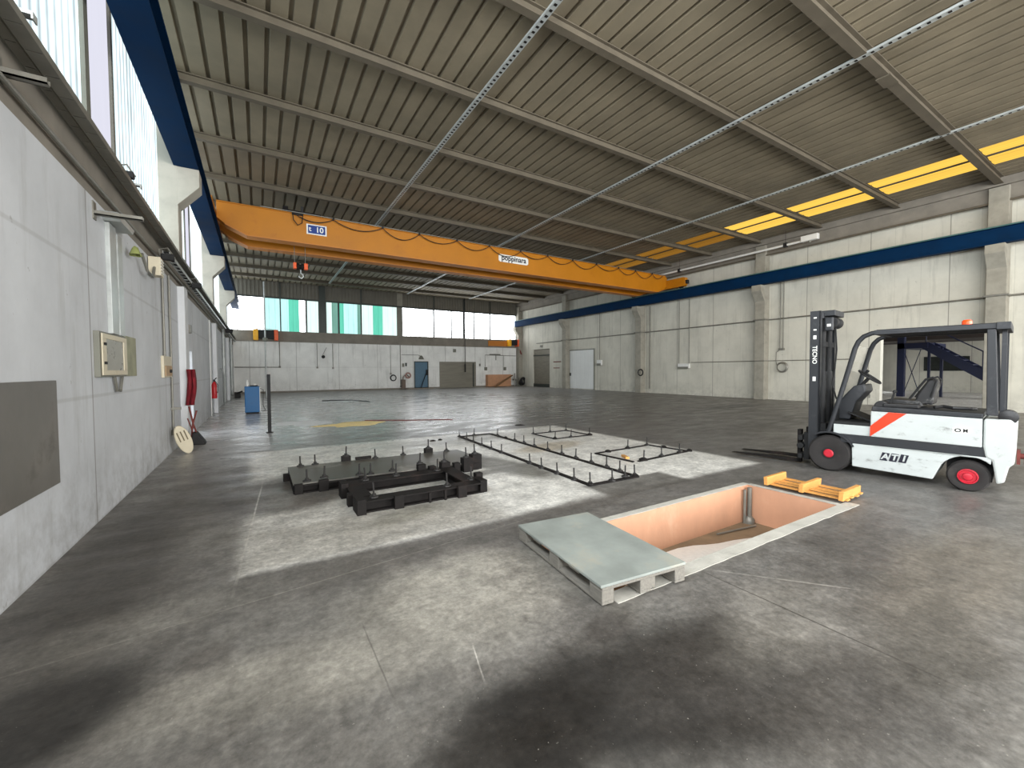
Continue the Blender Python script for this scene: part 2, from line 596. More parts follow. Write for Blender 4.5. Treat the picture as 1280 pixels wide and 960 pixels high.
M['panelgrey'] = mat('grey metal plate', (120, 116, 110), .42, .35, var=.28, scale=1.5, dirt=(82, 76, 70), dirt_amt=.7, dirt_scale=2.2)
M['boxwin'] = mat('smoked cover', (150, 148, 138), .3, var=.08)
M['white'] = mat('white enamel', (220, 220, 216), .45, var=.05)
M['red'] = mat('signal red', (176, 22, 30), .45, var=.12)
M['darkred'] = mat('dark red cloth', (120, 16, 30), .8, var=.3, scale=8)
M['bluecab'] = mat('blue cabinet paint', (14, 92, 146), .5, var=.08)
M['bluedoor'] = mat('blue grey door', (72, 106, 128), .5, var=.1)
M['sand'] = mat('yellow floor filler', (252, 226, 160), .85, var=.10, scale=4, dirt=(214, 206, 182), dirt_amt=.6)
M['filler'] = mat('white floor filler', (240, 243, 243), .6, var=.08, scale=4)
M['carton'] = mat('brown timber crate', (190, 142, 108), .8, var=.15, scale=3)
M['navy'] = mat('navy stair steel', (16, 26, 62), .5, var=.2)
M['smoke'] = mat('dark office glass', (44, 48, 46), .2, var=.2)
M['roller'] = mat('grey sheet door', (128, 124, 112), .5, .3, var=.2, scale=1.4, dirt=(96, 92, 82), sc=(.4, 1, 4))
M['whitedoor'] = mat('white sheet door', (220, 222, 220), .55, var=.05, scale=1)
M['clad'] = mat('grey wall cladding', (110, 106, 96), .6, .1, var=.15, scale=2)
M['mull'] = mat('dark steel mullion', (58, 64, 60), .5, .3, var=.2)
M['mullgrey'] = mat('grey steel post', (120, 120, 110), .6, .1, var=.1)
M['signblue'] = mat('blue sign', (14, 52, 128), .4, var=.02)
M['signwhite'] = mat('sign white', (232, 232, 226), .4, var=.02)
M['ink'] = mat('black ink', (24, 24, 40), .5, var=.02)
M['lamp_or'] = mat('orange beacon lens', (255, 84, 28), .2, var=.05)
M['outside'] = mat('outdoor paving', (190, 186, 178), .9, var=.1, scale=1)
gm = NT('clear screen')
gm.set('Base Color', (.9, .96, .97, 1)); gm.set('Roughness', .04)
gm.p.inputs['Transmission Weight'].default_value = 1
gm.p.inputs['IOR'].default_value = 1.05
gm.p.inputs['Alpha'].default_value = .25
M['glass'] = gm.mat
M['g_left'] = glow('pale blue day-lit sheet', (222, 240, 246), SHEET_E * .50, .50, 'y', 5, 1)
M['g_flat'] = glow('plain day-lit pane', (222, 222, 236), SHEET_E * .20, .03, 'y', .01, 2)
M['g_left2'] = glow('bright day-lit sheet', (226, 240, 246), SHEET_E * .62, .5, 'y', 5, 1)
M['g_white'] = glow('white day-lit sheet', (246, 250, 252), SHEET_E * 1.7, .62, 'x', 2.5, 3, 1.6)
M['g_teal1'] = glow('light teal day-lit sheet', (186, 236, 234), 1.15, .16, 'x', 2.5, 4, 2)
M['g_teal2'] = glow('teal day-lit sheet', (104, 208, 180), 1.0, .14, 'x', 2.5, 5, 2)
M['g_teal3'] = glow('pale green day-lit sheet', (216, 240, 234), 1.15, .14, 'x', 2.5, 6, 2)
M['g_teal4'] = glow('dull green day-lit sheet', (120, 168, 154), 1.0, .2, 'x', 2.5, 7, 2)
M['g_sky'] = glow('amber day-lit roof sheet', (250, 200, 86), 1.0, .16, 'x', 5.33, 8, 2)
M['g_sky2'] = glow('grimy amber roof sheet', (214, 152, 60), .42, .4, 'x', 5.33, 10, 2)
M['g_tube'] = glow('tube lamp', (226, 224, 214), .55, .02, 'y', .01, 9)

# ================================================================== SETTING
PX0, PX1, PY0, PY1, PZ = 2.16, 5.76, 2.15, 3.20, -.50      # the pit
b = B()
FX0, FX1, FY0, FY1 = -1.9, XR + .5, YB - .2, YF + .1
for x0, x1, y0, y1 in ((FX0, PX0, FY0, FY1), (PX1, FX1, FY0, FY1), (PX0, PX1, FY0, PY0), (PX0, PX1, PY1, FY1)):
    b.add([(x0, y0, 0), (x1, y0, 0), (x1, y1, 0), (x0, y1, 0)], [(0, 1, 2, 3)])
fl = mesh_obj('floor', b, M['floor'])
props(fl, kind='structure')
fl['label'] = 'stained grey concrete hall floor'

# pit: shuttered sides, dusty bottom, pale kerbs
pit = thing('floor_pit', 'long rectangular open pit with salmon shuttered sides in the floor', 'pit', ((PX0 + PX1) / 2, (PY0 + PY1) / 2, PZ))
bb = B(); T = .03
bb.box(PX0 - T, PX1 + T, PY1, PY1 + T, PZ, -.004)
part('side_board', bb, M['terra'], pit)
bb = B(); bb.box(PX1, PX1 + T, PY0 - T, PY1, PZ, -.004)
part('side_board', bb, M['terra'], pit)
bb = B(); bb.box(PX0 - T, PX1 + T, PY0 - T, PY0, PZ, -.004)
part('side_board', bb, M['terra'], pit)
bb = B(); bb.box(PX0 - T, PX0, PY0, PY1, PZ, -.004)
part('side_board', bb, M['terra'], pit)
bb = B(); bb.box(PX0 - T, PX1 + T, PY0 - T, PY1 + T, PZ - .05, PZ)
part('pit_bottom', bb, M['pitfl'], pit)
for x0, x1, y0, y1 in ((2.07, 5.98, 2.02, 2.15), (2.9, 5.80, 3.20, 3.29), (5.76, 5.84, 2.15, 3.2)):
    bb = B()
    n = 26
    horiz = (x1 - x0) > (y1 - y0)
    pts = []
    for i in range(n + 1):
        q = i / n
        pts.append((x0 + (x1 - x0) * q, y0 + random.uniform(-.006, .006)) if horiz else (x0 + random.uniform(-.006, .006), y0 + (y1 - y0) * q))
    back = [(x1 - (x1 - x0) * i / n, y1 - .0) if horiz else (x1, y1 - (y1 - y0) * i / n) for i in range(n + 1)]
    bb.prism(pts + back, 'z', -.001, .005)
    part('kerb', bb, M['kerb'], pit)
bb = B()
bb.cyl((5.70, 3.14, PZ), (5.70, 3.14, -.02), .03, 10)
bb.cyl((5.62, 3.16, PZ), (5.62, 3.16, -.04), .02, 10)
bb.lathe((5.68, 3.13, PZ), (0, 0, 1), [(.07, 0), (.07, .05), (.04, .09)], 12)
part('corner_pipe', bb, M['galv_d'], pit, smooth=True)


def blob(cx, cy, z, rx, ry, h, n=26, seed=0, rings=5, rot=0):
    rnd = random.Random(seed)
    ph = [(rnd.uniform(0, 6.28), rnd.uniform(.03, .14)) for _ in range(5)]
    b = B(); vs, fs = [], []
    for j in range(rings + 1):
        q = 1 - j / rings
        for i in range(n):
            t = 2 * PI * i / n
            r = q * (1 + sum(a * math.sin((k + 2) * t + p) for k, (p, a) in enumerate(ph)))
            x, y = rx * r * math.cos(t), ry * r * math.sin(t)
            cr, sr = math.cos(rot), math.sin(rot)
            vs.append((cx + x * cr - y * sr, cy + x * sr + y * cr, z + h * (1 - q * q) + (rnd.uniform(-.1, .1) * h if 0 < q < 1 else 0)))
    for j in range(rings):
        for i in range(n):
            k = (i + 1) % n
            fs.append((j * n + i, j * n + k, (j + 1) * n + k, (j + 1) * n + i))
    b.add(vs, fs)
    return b


solo('plaster_dust', blob(4.05, 2.72, PZ + .002, 1.0, .40, .05, seed=3), M['dust'], 'white plaster rubble spread on the bottom of the pit beside the grey pallet', 'rubble', kind='stuff', smooth=True)
bb = B(); bb.cyl((4.9, 3.10, PZ + .02), (5.6, 3.0, PZ + .02), .012, 8)
solo('thin_rod', bb, M['galv_d'], 'thin grey rod lying along the far side of the pit bottom', 'rod', smooth=True)

# ---- side walls
def wall_x(name, x, t, mat_, z0, z1, holes, y0=YB, y1=YF):
    """wall along y at x (thickness t outwards); holes (ya, yb, zb) from the floor up"""
    b = B()
    ys = sorted(holes)
    cur = y0
    xa, xb = min(x, x + t), max(x, x + t)
    for ya, yb, za, zb in ys:
        b.box(xa, xb, cur, ya, z0, z1)
        b.box(xa, xb, ya, yb, zb, z1)
        if za > z0: b.box(xa, xb, ya, yb, z0, za)
        cur = yb
    b.box(xa, xb, cur, y1, z0, z1)
    return struct(name, b, mat_)


wall_x('wall_left', XL, -.3, M['wall_l'], -.02, 3.5, [(12.55, 13.95, 0, 2.15)])
b = B(); b.box(XL - .3, XL, YB, YF, 3.5, 3.97)
struct('trim_1', b, M['band'], label='bare grey concrete ledge above the white left wall')
wall_x('wall_right', XR, .3, M['wall_r'], -.02, 8.5, [(4.12, 7.12, 0, 3.16), (30.99, 33.7, 0, 3.58)])
b = B(); b.box(XL - .3, XR + .3, YF, YF + .3, -.02, 3.85)
struct('wall_far', b, M['wall_f'])
b = B(); b.box(XL - .3, XR + .3, YF - .12, YF + .3, 3.85, 4.64)
struct('trim_2', b, M['band'], label='grey concrete ledge under the far windows')
# corrugated cladding above the far windows
b = B(); pts = []
x = XL - .3
while x < XR + .3:
    pts += [(x, YF + .0), (x + .10, YF + .0), (x + .125, YF - .04), (x + .20, YF - .04), (x + .225, YF)]
    x += .25
b.strip(pts, 7.14, 8.45, 'z')
struct('trim_3', b, M['clad'], label='grey ribbed cladding above the far windows')
b = B()
b.box(XL - .6, XR + .3, YB - .3, YB, -.02, .4)
b.box(XL - .6, XR + .3, YB - .3, YB, 7.2, 8.5)
for x in (XL - .3, 21.6):
    b.box(x, x + 1.4, YB - .3, YB, .4, 7.2)
struct('wall_back', b, M['wall_r'])

# ---- roof sheet with ribs, and the amber strip
SKX0, SKX1 = 19.1, 20.975
RP = .375
def roof_profile(x0, x1):
    pts = []
    k = math.floor((x0 - 2.6) / RP)
    x = 2.6 + k * RP
    while x < x1:
        for dx, z in ((0, ZR), (.284, ZR), (.300, ZR + .085), (.359, ZR + .085)):
            if x0 <= x + dx <= x1: pts.append((x + dx, z))
        x += RP
    return pts
b = B()
for a, c in ((XL - .45, SKX0 + .01), (SKX1 - .01, XR + .3)):
    b.strip(roof_profile(a, c), YB, YF + .2)
b.strip(roof_profile(SKX0 - .02, SKX1 + .02), PUR0 + PURD * 6, YF + .2)
struct('ceiling', b, M['roof'])
for i in range(-6, 12):
    y0 = PUR0 + PURD * i + .12
    y1 = y0 + PURD - .24
    if i > 5: break
    b = B()
    for a, c in ((SKX0 - .005, 19.90), (19.99, SKX1 + .005)):
        b.strip([(p, q) for p, q in roof_profile(a, c)], y0, y1)
    o = struct('roof_light', b, M['g_sky'] if i < 3 else M['g_sky2'])
    o['label'] = 'amber translucent roof sheet between two joists'
b = B(); b.box(19.86, 20.03, YB, PUR0 + PURD * 6, ZR - .005, ZR + .05)
for i in range(-6, 13):
    y0 = PUR0 + PURD * i
    b.box(SKX0 - .05, SKX1 + .05, y0 - .13, y0 + .13, ZR + .002, ZR + .02)
struct('trim_4', b, M['purlin'], label='grey lap strip down the middle of the amber roof sheets')

# ---- joists across the hall
def joist(y, wd=.16, h=.2):
    b = B()
    z1 = ZR - .002; z0 = z1 - h
    b.box(XL - .4, XR - .35, y - wd / 2, y + wd / 2, z0, z0 + .022)
    b.box(XL - .4, XR - .35, y - wd / 2, y + wd / 2, z1 - .022, z1)
    b.box(XL - .4, XR - .35, y - .02, y + .02, z0 + .022, z1 - .022)
    o = struct('roof_joist', b, M['purlin'])
    o['label'] = 'grey steel roof joist running across the hall'
for i in range(-5, 12):
    joist(PUR0 + PURD * i, .2 if i == 0 else .16, .24 if i == 0 else .19)
b = B()   # splice plates of the big joist
b.box(12.0, 12.5, PUR0 - .13, PUR0 + .13, ZR - .27, ZR - .243)
struct('trim_5', b, M['purlin'], label='splice plate under the nearest roof joist')

# edge beam over the right wall
b = B()
b.box(XR - .30, XR, YB, YF, 7.5, 8.12)
b.box(XR - .42, XR - .30, YB, YF, 8.02, 8.30)
struct('trim_6', b, M['band'], label='grey concrete edge beam under the roof along the right wall')
b = B(); b.cyl((XR - .38, YB, 7.46), (XR - .38, YF, 7.46), .035, 8)
struct('trim_7', b, M['purlin'], label='thin pipe under the right edge beam')
# wall plate beam on the left above the glazing
b = B(); b.box(-2.0, -1.80, YB, YF, 8.05, 8.32)
struct('trim_8', b, M['purlin'], label='steel plate above the left glazing')

# ---- columns
def column_right(y, label):
    t = thing('concrete_column', label, 'column', (22.7, y, 0), group='right wall columns')
    b = B(); b.box(22.47, XR + .0, y - .25, y + .25, 0, 7.98)
    part('shaft', b, M['conc'], t, bevel=.015)
    b = B(); b.prism([(22.47, 5.12), (22.47, 5.92), (22.10, 5.92), (22.10, 5.62)], 'y', y - .24, y + .24)
    part('corbel', b, M['conc'], t, bevel=.01)
rl = ['grey concrete column on the right wall, behind the forklift', 'grey concrete column on the right wall left of the coiled hose',
      'grey concrete column on the right wall under the crane end', 'grey concrete column on the right wall between the white door and the far doorway']
for i, l in enumerate(rl):
    column_right(COL0 + BAY * i, l)
column_right(YF - .26, 'grey concrete column in the far right corner of the hall')
column_right(COL0 - BAY, 'grey concrete column on the right wall behind the camera')

LC = 12.0
def column_left(y, label, foot=True):
    t = thing('concrete_column', label, 'column', (-1.6, y, 0), group='left wall columns')
    b = B(); b.box(-1.78, -1.42, y - .25, y + .25, 3.971, 8.2)
    part('shaft', b, M['conc_l'], t, bevel=.012)
    b = B(); b.prism([(-1.43, 5.28), (-1.43, 6.12), (-1.03, 6.12), (-1.03, 5.74)], 'y', y - .25, y + .25)
    part('corbel', b, M['conc_l'], t, bevel=.01)
    if not foot: return
    b = B(); b.box(-1.492, -1.36, y - .25, y + .25, 0, 3.5)
    part('foot', b, M['conc_w'], t, label='white painted lower shaft', bevel=.012)
column_left(LC, 'pale concrete column with corbel on the left wall above the red cloth')
column_left(LC + BAY, 'pale concrete column with corbel on the left wall beyond the crane girder')
column_left(LC + 2 * BAY, 'pale concrete column on the left wall, the last before the far wall')
column_left(LC - BAY, 'pale concrete column on the left wall beside the camera', False)

# ---- left glazing, one window per bay
XG = -1.76
def sheet(b, y0, y1, z0, z1, x, amp=.022, per=.2):
    pts = []; n = int((y1 - y0) / per * 6)
    for i in range(n + 1):
        y = y0 + (y1 - y0) * i / n
        pts.append((x + amp * math.sin(2 * PI * y / per), y))
    vs = []
    for p, q in pts:
        vs += [(p, q, z0), (p, q, z1)]
    b.add(vs, [(2 * i, 2 * i + 1, 2 * i + 3, 2 * i + 2) for i in range(n)])
nwin = 0
for k in range(-2, 4):
    y0 = LC + BAY * (k - 1) + .25
    y1 = min(y0 + BAY - .5, YF - .02)
    if y0 > YF - .5: break
    y0 = max(y0, YB)
    nwin += 1
    mid = (LC + BAY * (k - .5)) - .08
    gl = M['g_left'] if y0 < 11 else M['g_left2']
    wt = thing('window_%d' % nwin, 'tall day-lit glazing of corrugated sheets above the left wall', None, (XG, (y0 + y1) / 2, 3.97), kind='structure')
    if mid - .65 > y0:
        b = B(); sheet(b, y0, min(mid - .65, y1), 3.97, 8.3, XG)
        part('translucent_sheet', b, gl, wt, smooth=True)
    if y1 > mid + .58:
        b = B(); sheet(b, mid + .58, y1, 3.97, 8.3, XG)
        part('translucent_sheet', b, gl, wt, smooth=True)
    if mid + .5 < y1 and mid - .5 > y0:
        b = B(); b.box(XG - .01, XG, mid - .5, mid + .5, 3.97, 8.3)
        part('plain_pane', b, M['g_flat'], wt)
        for ya, yb in ((mid - .65, mid - .5), (mid + .5, mid + .58)):
            b = B(); b.box(XG - .03, XG + .035, ya, yb, 3.97, 8.3)
            part('mullion', b, M['mullgrey'], wt)

# ---- far windows
def fwin(x0, x1, segs, label, k):
    wt = thing('window_%d' % k, label, None, ((x0 + x1) / 2, YF, 4.64), kind='structure')
    for a, c, mm in segs:
        b = B(); pts = []
        n = max(6, int((c - a) / .4 * 8))
        for i in range(n + 1):
            x = a + (c - a) * i / n
            pts.append((x, YF + .06 + .018 * math.sin(2 * PI * x / .2)))
        b.strip(pts, 4.62, 7.16, 'z')
        part('translucent_sheet', b, M[mm], wt, smooth=True)
    return wt
far = [
    ((-1.5, 1.50), [(-1.5, .55, 'g_white'), (.55, 1.5, 'g_teal1')]),
    ((1.58, 3.24), [(1.58, 2.1, 'g_teal1'), (2.1, 2.8, 'g_teal2'), (2.8, 3.24, 'g_white')]),
    ((3.36, 4.16), [(3.36, 4.16, 'g_teal3')]),
    ((4.74, 5.60), [(4.74, 5.15, 'g_teal3'), (5.15, 5.6, 'g_teal4')]),
    ((5.72, 7.34), [(5.72, 6.05, 'g_teal2'), (6.05, 7.1, 'g_teal1'), (7.1, 7.34, 'g_teal4')]),
    ((7.44, 10.35), [(7.44, 8.35, 'g_teal3'), (8.35, 9.15, 'g_teal2'), (9.15, 10.35, 'g_teal3')]),
    ((10.84, 13.66), [(10.84, 13.66, 'g_white')]),
    ((13.76, 15.36), [(13.76, 15.36, 'g_white')]),
    ((15.46, 16.6), [(15.46, 16.6, 'g_white')]),
    ((16.78, 17.7), [(16.78, 17.7, 'g_white')]),
    ((17.78, 19.4), [(17.78, 19.4, 'g_white')]),
    ((19.5, 22.45), [(19.5, 22.45, 'g_white')]),
]
names = ['white and teal far window in the left corner', 'far window with a teal stripe', 'narrow pale green far window left of the black post', 'narrow green far window right of the black post',
         'light teal far window', 'wide far window with a bright teal stripe', 'wide white far window right of the grey post', 'white far window', 'narrow white far window left of the hanging cable',
         'narrow white far window right of the hanging cable', 'white far window near the right corner', 'wide white far window in the right corner']
for i, ((a, c), segs) in enumerate(far):
    wt = fwin(a, c, segs, names[i], 10 + i)
    b = B(); nx = far[i + 1][0][0] if i + 1 < len(far) else XR
    b.box(c, nx, YF - .06, YF + .09, 4.64, 7.16)
    part('mullion', b, M['mull'] if nx - c < .7 and i != 5 else M['mullgrey'] if i == 5 else M['conc'], wt)
b = B(); b.box(XL - .1, XR, YF - .08, YF + .06, 7.08, 7.2)
struct('trim_9', b, M['mull'], label='dark steel rail along the top of the far windows')
for x, wd in ((1.54, .10), (4.45, .44), (7.4, .10), (10.6, .46), (13.7, .08), (16.7, .16), (19.45, .08)):
    b = B(); b.box(x - wd / 2, x + wd / 2, YF - .12, YF - .045, 7.2, 8.3)
    struct('gable_post', b, M['mull'] if wd < .45 else M['conc'], label='steel gable post above the far windows')

# ---- doors of the far wall
d = thing('door_1', 'blue door in the far wall', None, (12.5, YF, 0), kind='structure')
b = B(); b.box(11.9, 13.05, YF - .03, YF, .02, 2.36)
part('door_leaf', b, M['bluedoor'], d, bevel=.01)
b = B(); b.box(11.82, 11.9, YF - .06, YF, 0, 2.44); b.box(13.05, 13.13, YF - .06, YF, 0, 2.44); b.box(11.9, 13.05, YF - .06, YF, 2.36, 2.44)
part('door_frame', b, M['mull'], d)
d = thing('door_2', 'grey sheet roller door in the far wall', None, (16, YF, 0), kind='structure')
b = B(); pts = []
z = 0.02
b = B()
while z < 2.42:
    b.box(14.2, 17.9, YF - .035, YF - .0, z, z + .17); b.box(14.2, 17.9, YF - .022, YF, z + .17, z + .2)
    z += .2
part('door_curtain', b, M['roller'], d)
b = B(); b.box(17.55, 17.68, YF - .06, YF - .036, .05, 2.3)
part('guide_rail', b, M['mull'], d)
# far doorway in the right wall
D3 = 1
d = thing('door_3', 'grey sectional door in the right wall near the far corner', None, (XR, 32.3, 0), kind='structure')
b = B()
for i in range(9):
    b.box(XR + .12, XR + .16, 31.0, 33.7, .05 + i * .39, .05 + i * .39 + .37)
b.box(XR + .16, XR + .2, 30.95, 33.75, 0, 3.6)
part('door_curtain', b, M['roller'], d)
b = B(); b.box(XR + .05, XR + .12, 31.0, 33.7, 2.95, 3.05); b.box(XR + .05, XR + .12, 31.0, 33.7, 0, .3)
part('door_rail', b, M['mull'], d)
d = thing('door_4', 'tall white sheet door in the right wall', None, (XR, 26.5, 0), kind='structure')
b = B(); b.box(XR - .05, XR - .004, 25.04, 28.0, .05, 3.22)
for i in range(12):
    b.box(XR - .06, XR - .05, 25.08 + i * .245, 25.2 + i * .245, .08, 3.19)
part('door_leaf', b, M['whitedoor'], d)
b = B(); b.box(XR - .07, XR - .004, 24.97, 25.04, 0, 3.3); b.box(XR - .07, XR - .004, 25.04, 28.03, 3.22, 3.3)
part('door_frame', b, M['mullgrey'], d)
b = B(); b.box(XR - .12, XR - .06, 27.85, 27.95, 1.1, 1.35)
part('door_handle', b, M['mull'], d)
b = B(); b.box(XL, XR, YF - .03, YF, .0, .12)
struct('baseboard_far', b, M['band'])

# ---- the next hall seen through the opening behind the forklift
b = B(); b.add([(XR + .5, -4, -.001), (46, -4, -.001), (46, 20, -.001), (XR + .5, 20, -.001)], [(0, 1, 2, 3)])
struct('floor_next_hall', b, M['floor'])
b = B(); b.box(39, 39.3, -4, 20, 0, 8)
struct('wall_next_hall', b, M['wall_r'])
M['brownwall'] = mat('brown block wall', (96, 88, 76), .85, var=.2, scale=2)
M['umber'] = mat('dark brown boarding', (58, 50, 47), .8, var=.25, scale=2)
b = B(); b.box(XR + .3, 39, 12.0, 12.3, 0, 8)
struct('wall_next_hall_side', b, M['brownwall'])
b = B(); b.box(34.6, 38.99, -3.9, 11.98, 3.3, 3.7); b.box(34.6, 34.8, -3.9, 11.98, 3.7, 7.98)
struct('wall_next_hall_gallery', b, M['umber'])
b = B(); b.box(XR + .3, 40, -4, 20, 8, 8.2)
struct('ceiling_next_hall', b, M['roof'])
st = thing('steel_staircase', 'navy blue steel staircase and platform in the next hall, seen through the forklift cab', 'staircase', (31, 7, 0))
SX = 31.0
def stairpart(nm, b): part(nm, b, M['navy'], st)
b = B(); b.box(SX - .15, SX + .15, 8.55, 8.85, 0, 4.6); stairpart('post', b)
b = B(); b.box(SX + .9, SX + 1.05, 7.75, 7.85, 0, 2.7); stairpart('post', b)
b = B(); b.box(SX + .9, SX + 1.05, 7.25, 7.35, 0, 2.7); stairpart('post', b)
b = B(); b.box(SX - .15, SX + 3, 7.6, 8.85, 2.68, 2.98); stairpart('platform', b)
b = B(); b.bar((SX, 7.75, 2.85), (SX, 3.6, .1 - .4), .08, .42); stairpart('stringer', b)
b = B(); b.bar((SX + 1.1, 7.75, 2.85), (SX + 1.1, 3.6, -.3), .08, .42); stairpart('stringer', b)
b = B()
for i in range(11):
    q = i / 11
    b.box(SX + .04, SX + 1.06, 7.5 - 3.9 * q - .14, 7.5 - 3.9 * q + .14, 2.72 - 2.72 * q - .0, 2.76 - 2.72 * q)
part('tread', b, M['navy'], st, kind='stuff')
b = B(); b.bar((SX, 8.6, .1), (SX, 7.9, 2.6), .03, .03); b.bar((SX, 7.9, .1), (SX, 8.6, 2.6), .03, .03); stairpart('cross_brace', b)
b = B(); b.tube([(SX, 8.8, 3.9), (SX, 7.7, 3.9), (SX, 3.6, 1.0)], .03); b.cyl((SX, 7.7, 2.9), (SX, 7.7, 3.9), .025); b.cyl((SX, 5.6, 1.3), (SX, 5.6, 2.4), .025); stairpart('handrail', b)
b = B(); b.box(38.9, 38.99, 7.6, 9.75, 1.4, 2.35)
struct('window_30', b, M['smoke'], label='dark office window in the next hall')
b = B(); b.box(34.9, 36.1, 11.93, 11.99, 0, 2.2)
struct('window_31', b, M['g_white'], label='narrow bright doorway in the next hall')

# outdoor ground past the left doorway
b = B(); b.box(-9, XL - .3, 4, 24, -.06, -.03)
struct('outdoor_ground', b, M['outside'])

# ================================================================== CRANE
def ibeam(b, x0, x1, y0, y1, z0, z1, wb=.02, tf=.03):
    xc = (x0 + x1) / 2
    b.box(x0, x1, y0, y1, z0, z0 + tf); b.box(x0, x1, y0, y1, z1 - tf, z1); b.box(xc - wb, xc + wb, y0, y1, z0 + tf, z1 - tf)
def runway(x0, x1, z0, z1, ys, label, xin):
    t = thing('crane_runway_beam', label, 'crane rail beam', ((x0 + x1) / 2, 12, z0))
    b = B(); ibeam(b, x0, x1, YB + .3, YF - .05, z0, z1, .03, .035)
    part('beam', b, M['blue'], t)
    b = B(); b.box((x0 + x1) / 2 - .03, (x0 + x1) / 2 + .03, YB + .3, YF - .05, z1, z1 + .05)
    part('rail', b, M['galv_d'], t)
    b = B(); b.box(xin - .008 if xin > x0 + .1 else xin - .008, xin + .008, YB + .3, YF - .05, z1 - .03, z1 + .012)
    part('edge_strip', b, M['bluegreen'], t, label='green grey edge strip')
    return t
RZ0, RZ1 = 5.93, 6.52
runway(22.12, 22.45, RZ0, RZ1, None, 'dark blue crane runway beam along the right wall', 22.12)
runway(-1.48, -1.04, 6.12, 6.62, None, 'blue crane runway beam along the left wall above the glazing', -1.05)

cr = thing('overhead_crane', 'orange-yellow double girder overhead travelling crane spanning the hall', 'crane', (10.6, 18.5, 6.4))
def girder(y0, y1):
    b = B()
    b.prism([(-1.1, 7.46), (-1.1, 6.92), (-.86, 6.72), (-.22, 6.43), (21.35, 6.43), (22.0, 6.66), (22.25, 6.9), (22.25, 7.36), (22.1, 7.46)], 'y', y0, y1)
    o = part('girder', b, M['crane'], cr, bevel=.008)
    b = B()
    for p, q in (((-.86, 6.72), (-.22, 6.43)), ((-.22, 6.43), (21.35, 6.43)), ((21.35, 6.43), (22.0, 6.66))):
        b.bar((p[0], (y0 + y1) / 2, p[1] - .012), (q[0], (y0 + y1) / 2, q[1] - .012), (y1 - y0) + .12, .03)
    f = part('bottom_flange', b, M['craneflange'], cr)
    b = B(); b.box(-1.1, 22.1, y0 - .04, y1 + .04, 7.46, 7.485)
    part('top_flange', b, M['crane'], cr)
girder(17.62, 17.98)
girder(19.10, 19.46)
for x0, x1, z0, z1 in ((22.16, 22.42, 6.66, 7.2), (-1.40, -1.12, 6.72, 7.2)):
    b = B(); b.prism([(16.25, z0 + .08), (16.25, z1 - .04), (16.4, z1), (20.6, z1), (20.8, z1 - .1), (20.8, z0 + .1), (20.6, z0), (16.35, z0)], 'x', x0, x1)
    e = part('end_carriage', b, M['crane'], cr, bevel=.015)
    for y in (16.6, 20.4):
        b = B(); b.lathe((x0 + .05, y, z0 + .02), (1, 0, 0), [(.12, 0), (.12, .16)], 16)
        wl = mesh_obj('wheel', b, M['dsteel'], W[cr].inverted()); wl.parent = e
b = B(); b.box(22.2, 22.38, 16.12, 16.25, 6.78, 7.0); part('buffer', b, M['black'], cr)
# trolley on top, hook hanging between the girders
b = B(); b.box(.9, 2.2, 17.7, 19.4, 7.52, 7.62); b.cyl((1.15, 18.5, 7.72), (2.0, 18.5, 7.72), .16, 16)
b.box(.95, 1.12, 18.2, 18.8, 7.62, 7.9)
part('trolley', b, M['dsteel'], cr)
b = B(); b.box(1.2, 1.55, 17.52, 17.62, 7.42, 7.52); b.box(1.50, 1.58, 17.52, 17.6, 7.48, 7.74)
b.tube([(1.22, 17.5, 7.45), (1.24, 17.48, 7.2), (1.38, 17.48, 7.02), (1.52, 17.48, 7.12), (1.56, 17.5, 7.45)], .018, 6)
part('cable_reel', b, M['black'], cr, smooth=True)
for x in (1.32, 1.70):
    b = B(); b.cyl((x, 18.5, 5.82), (x, 18.5, 7.6), .012, 6); part('rope', b, M['galv_d'], cr)
b = B()
b.box(1.27, 1.38, 18.4, 18.6, 5.62, 5.86); b.box(1.64, 1.78, 18.4, 18.6, 5.62, 5.86); b.box(1.38, 1.64, 18.46, 18.54, 5.64, 5.70)
hb = part('hook_block', b, M['orange'], cr, bevel=.02)
b = B(); b.lathe((1.39, 18.5, 5.72), (1, 0, 0), [(.13, 0), (.13, .08), (.09, .10), (.09, .14), (.13, .16), (.13, .24)], 18)
q = mesh_obj('sheave', b, M['dsteel'], W[cr].inverted(), True); q.parent = hb
b = B(); b.tube([(1.53, 18.5, 5.6), (1.53, 18.5, 5.47), (1.60, 18.5, 5.42), (1.62, 18.5, 5.34), (1.55, 18.5, 5.27), (1.47, 18.5, 5.31), (1.46, 18.5, 5.36)], .026, 8)
q = mesh_obj('hook', b, M['galv'], W[cr].inverted(), True); q.parent = hb
q['label'] = 'pale steel hook'
# festoon cable in loops along the near girder
xs = [1.26, 2.62, 4.5, 6.05, 7.8, 9.45, 11.2, 12.85, 14.5, 16.2, 17.9, 19.3, 20.75, 21.7]
pts = []
for i in range(len(xs) - 1):
    a, c = xs[i], xs[i + 1]
    sag = (.26 if i < 2 else .30) + .05 * ((i * 7) % 3 - 1)
    for k in range(10):
        q = k / 10
        pts.append((a + (c - a) * q, 17.50, 7.44 - sag * 4 * q * (1 - q)))
pts.append((xs[-1], 17.5, 7.44))
b = B(); b.tube(pts, .016, 6)
part('festoon_cable', b, M['black'], cr, smooth=True)
b = B(); b.cyl((.2, 17.52, 7.50), (22, 17.52, 7.50), .015, 6)
part('festoon_wire', b, M['galv_d'], cr)
for x in xs[1:-1]:
    b = B(); b.box(x - .03, x + .03, 17.49, 17.53, 7.42, 7.52); part('cable_clip', b, M['black'], cr)
RX = Matrix.Rotation(PI / 2, 4, 'X')
b = B(); b.box(1.68, 2.38, 17.595, 17.612, 6.79, 7.17)
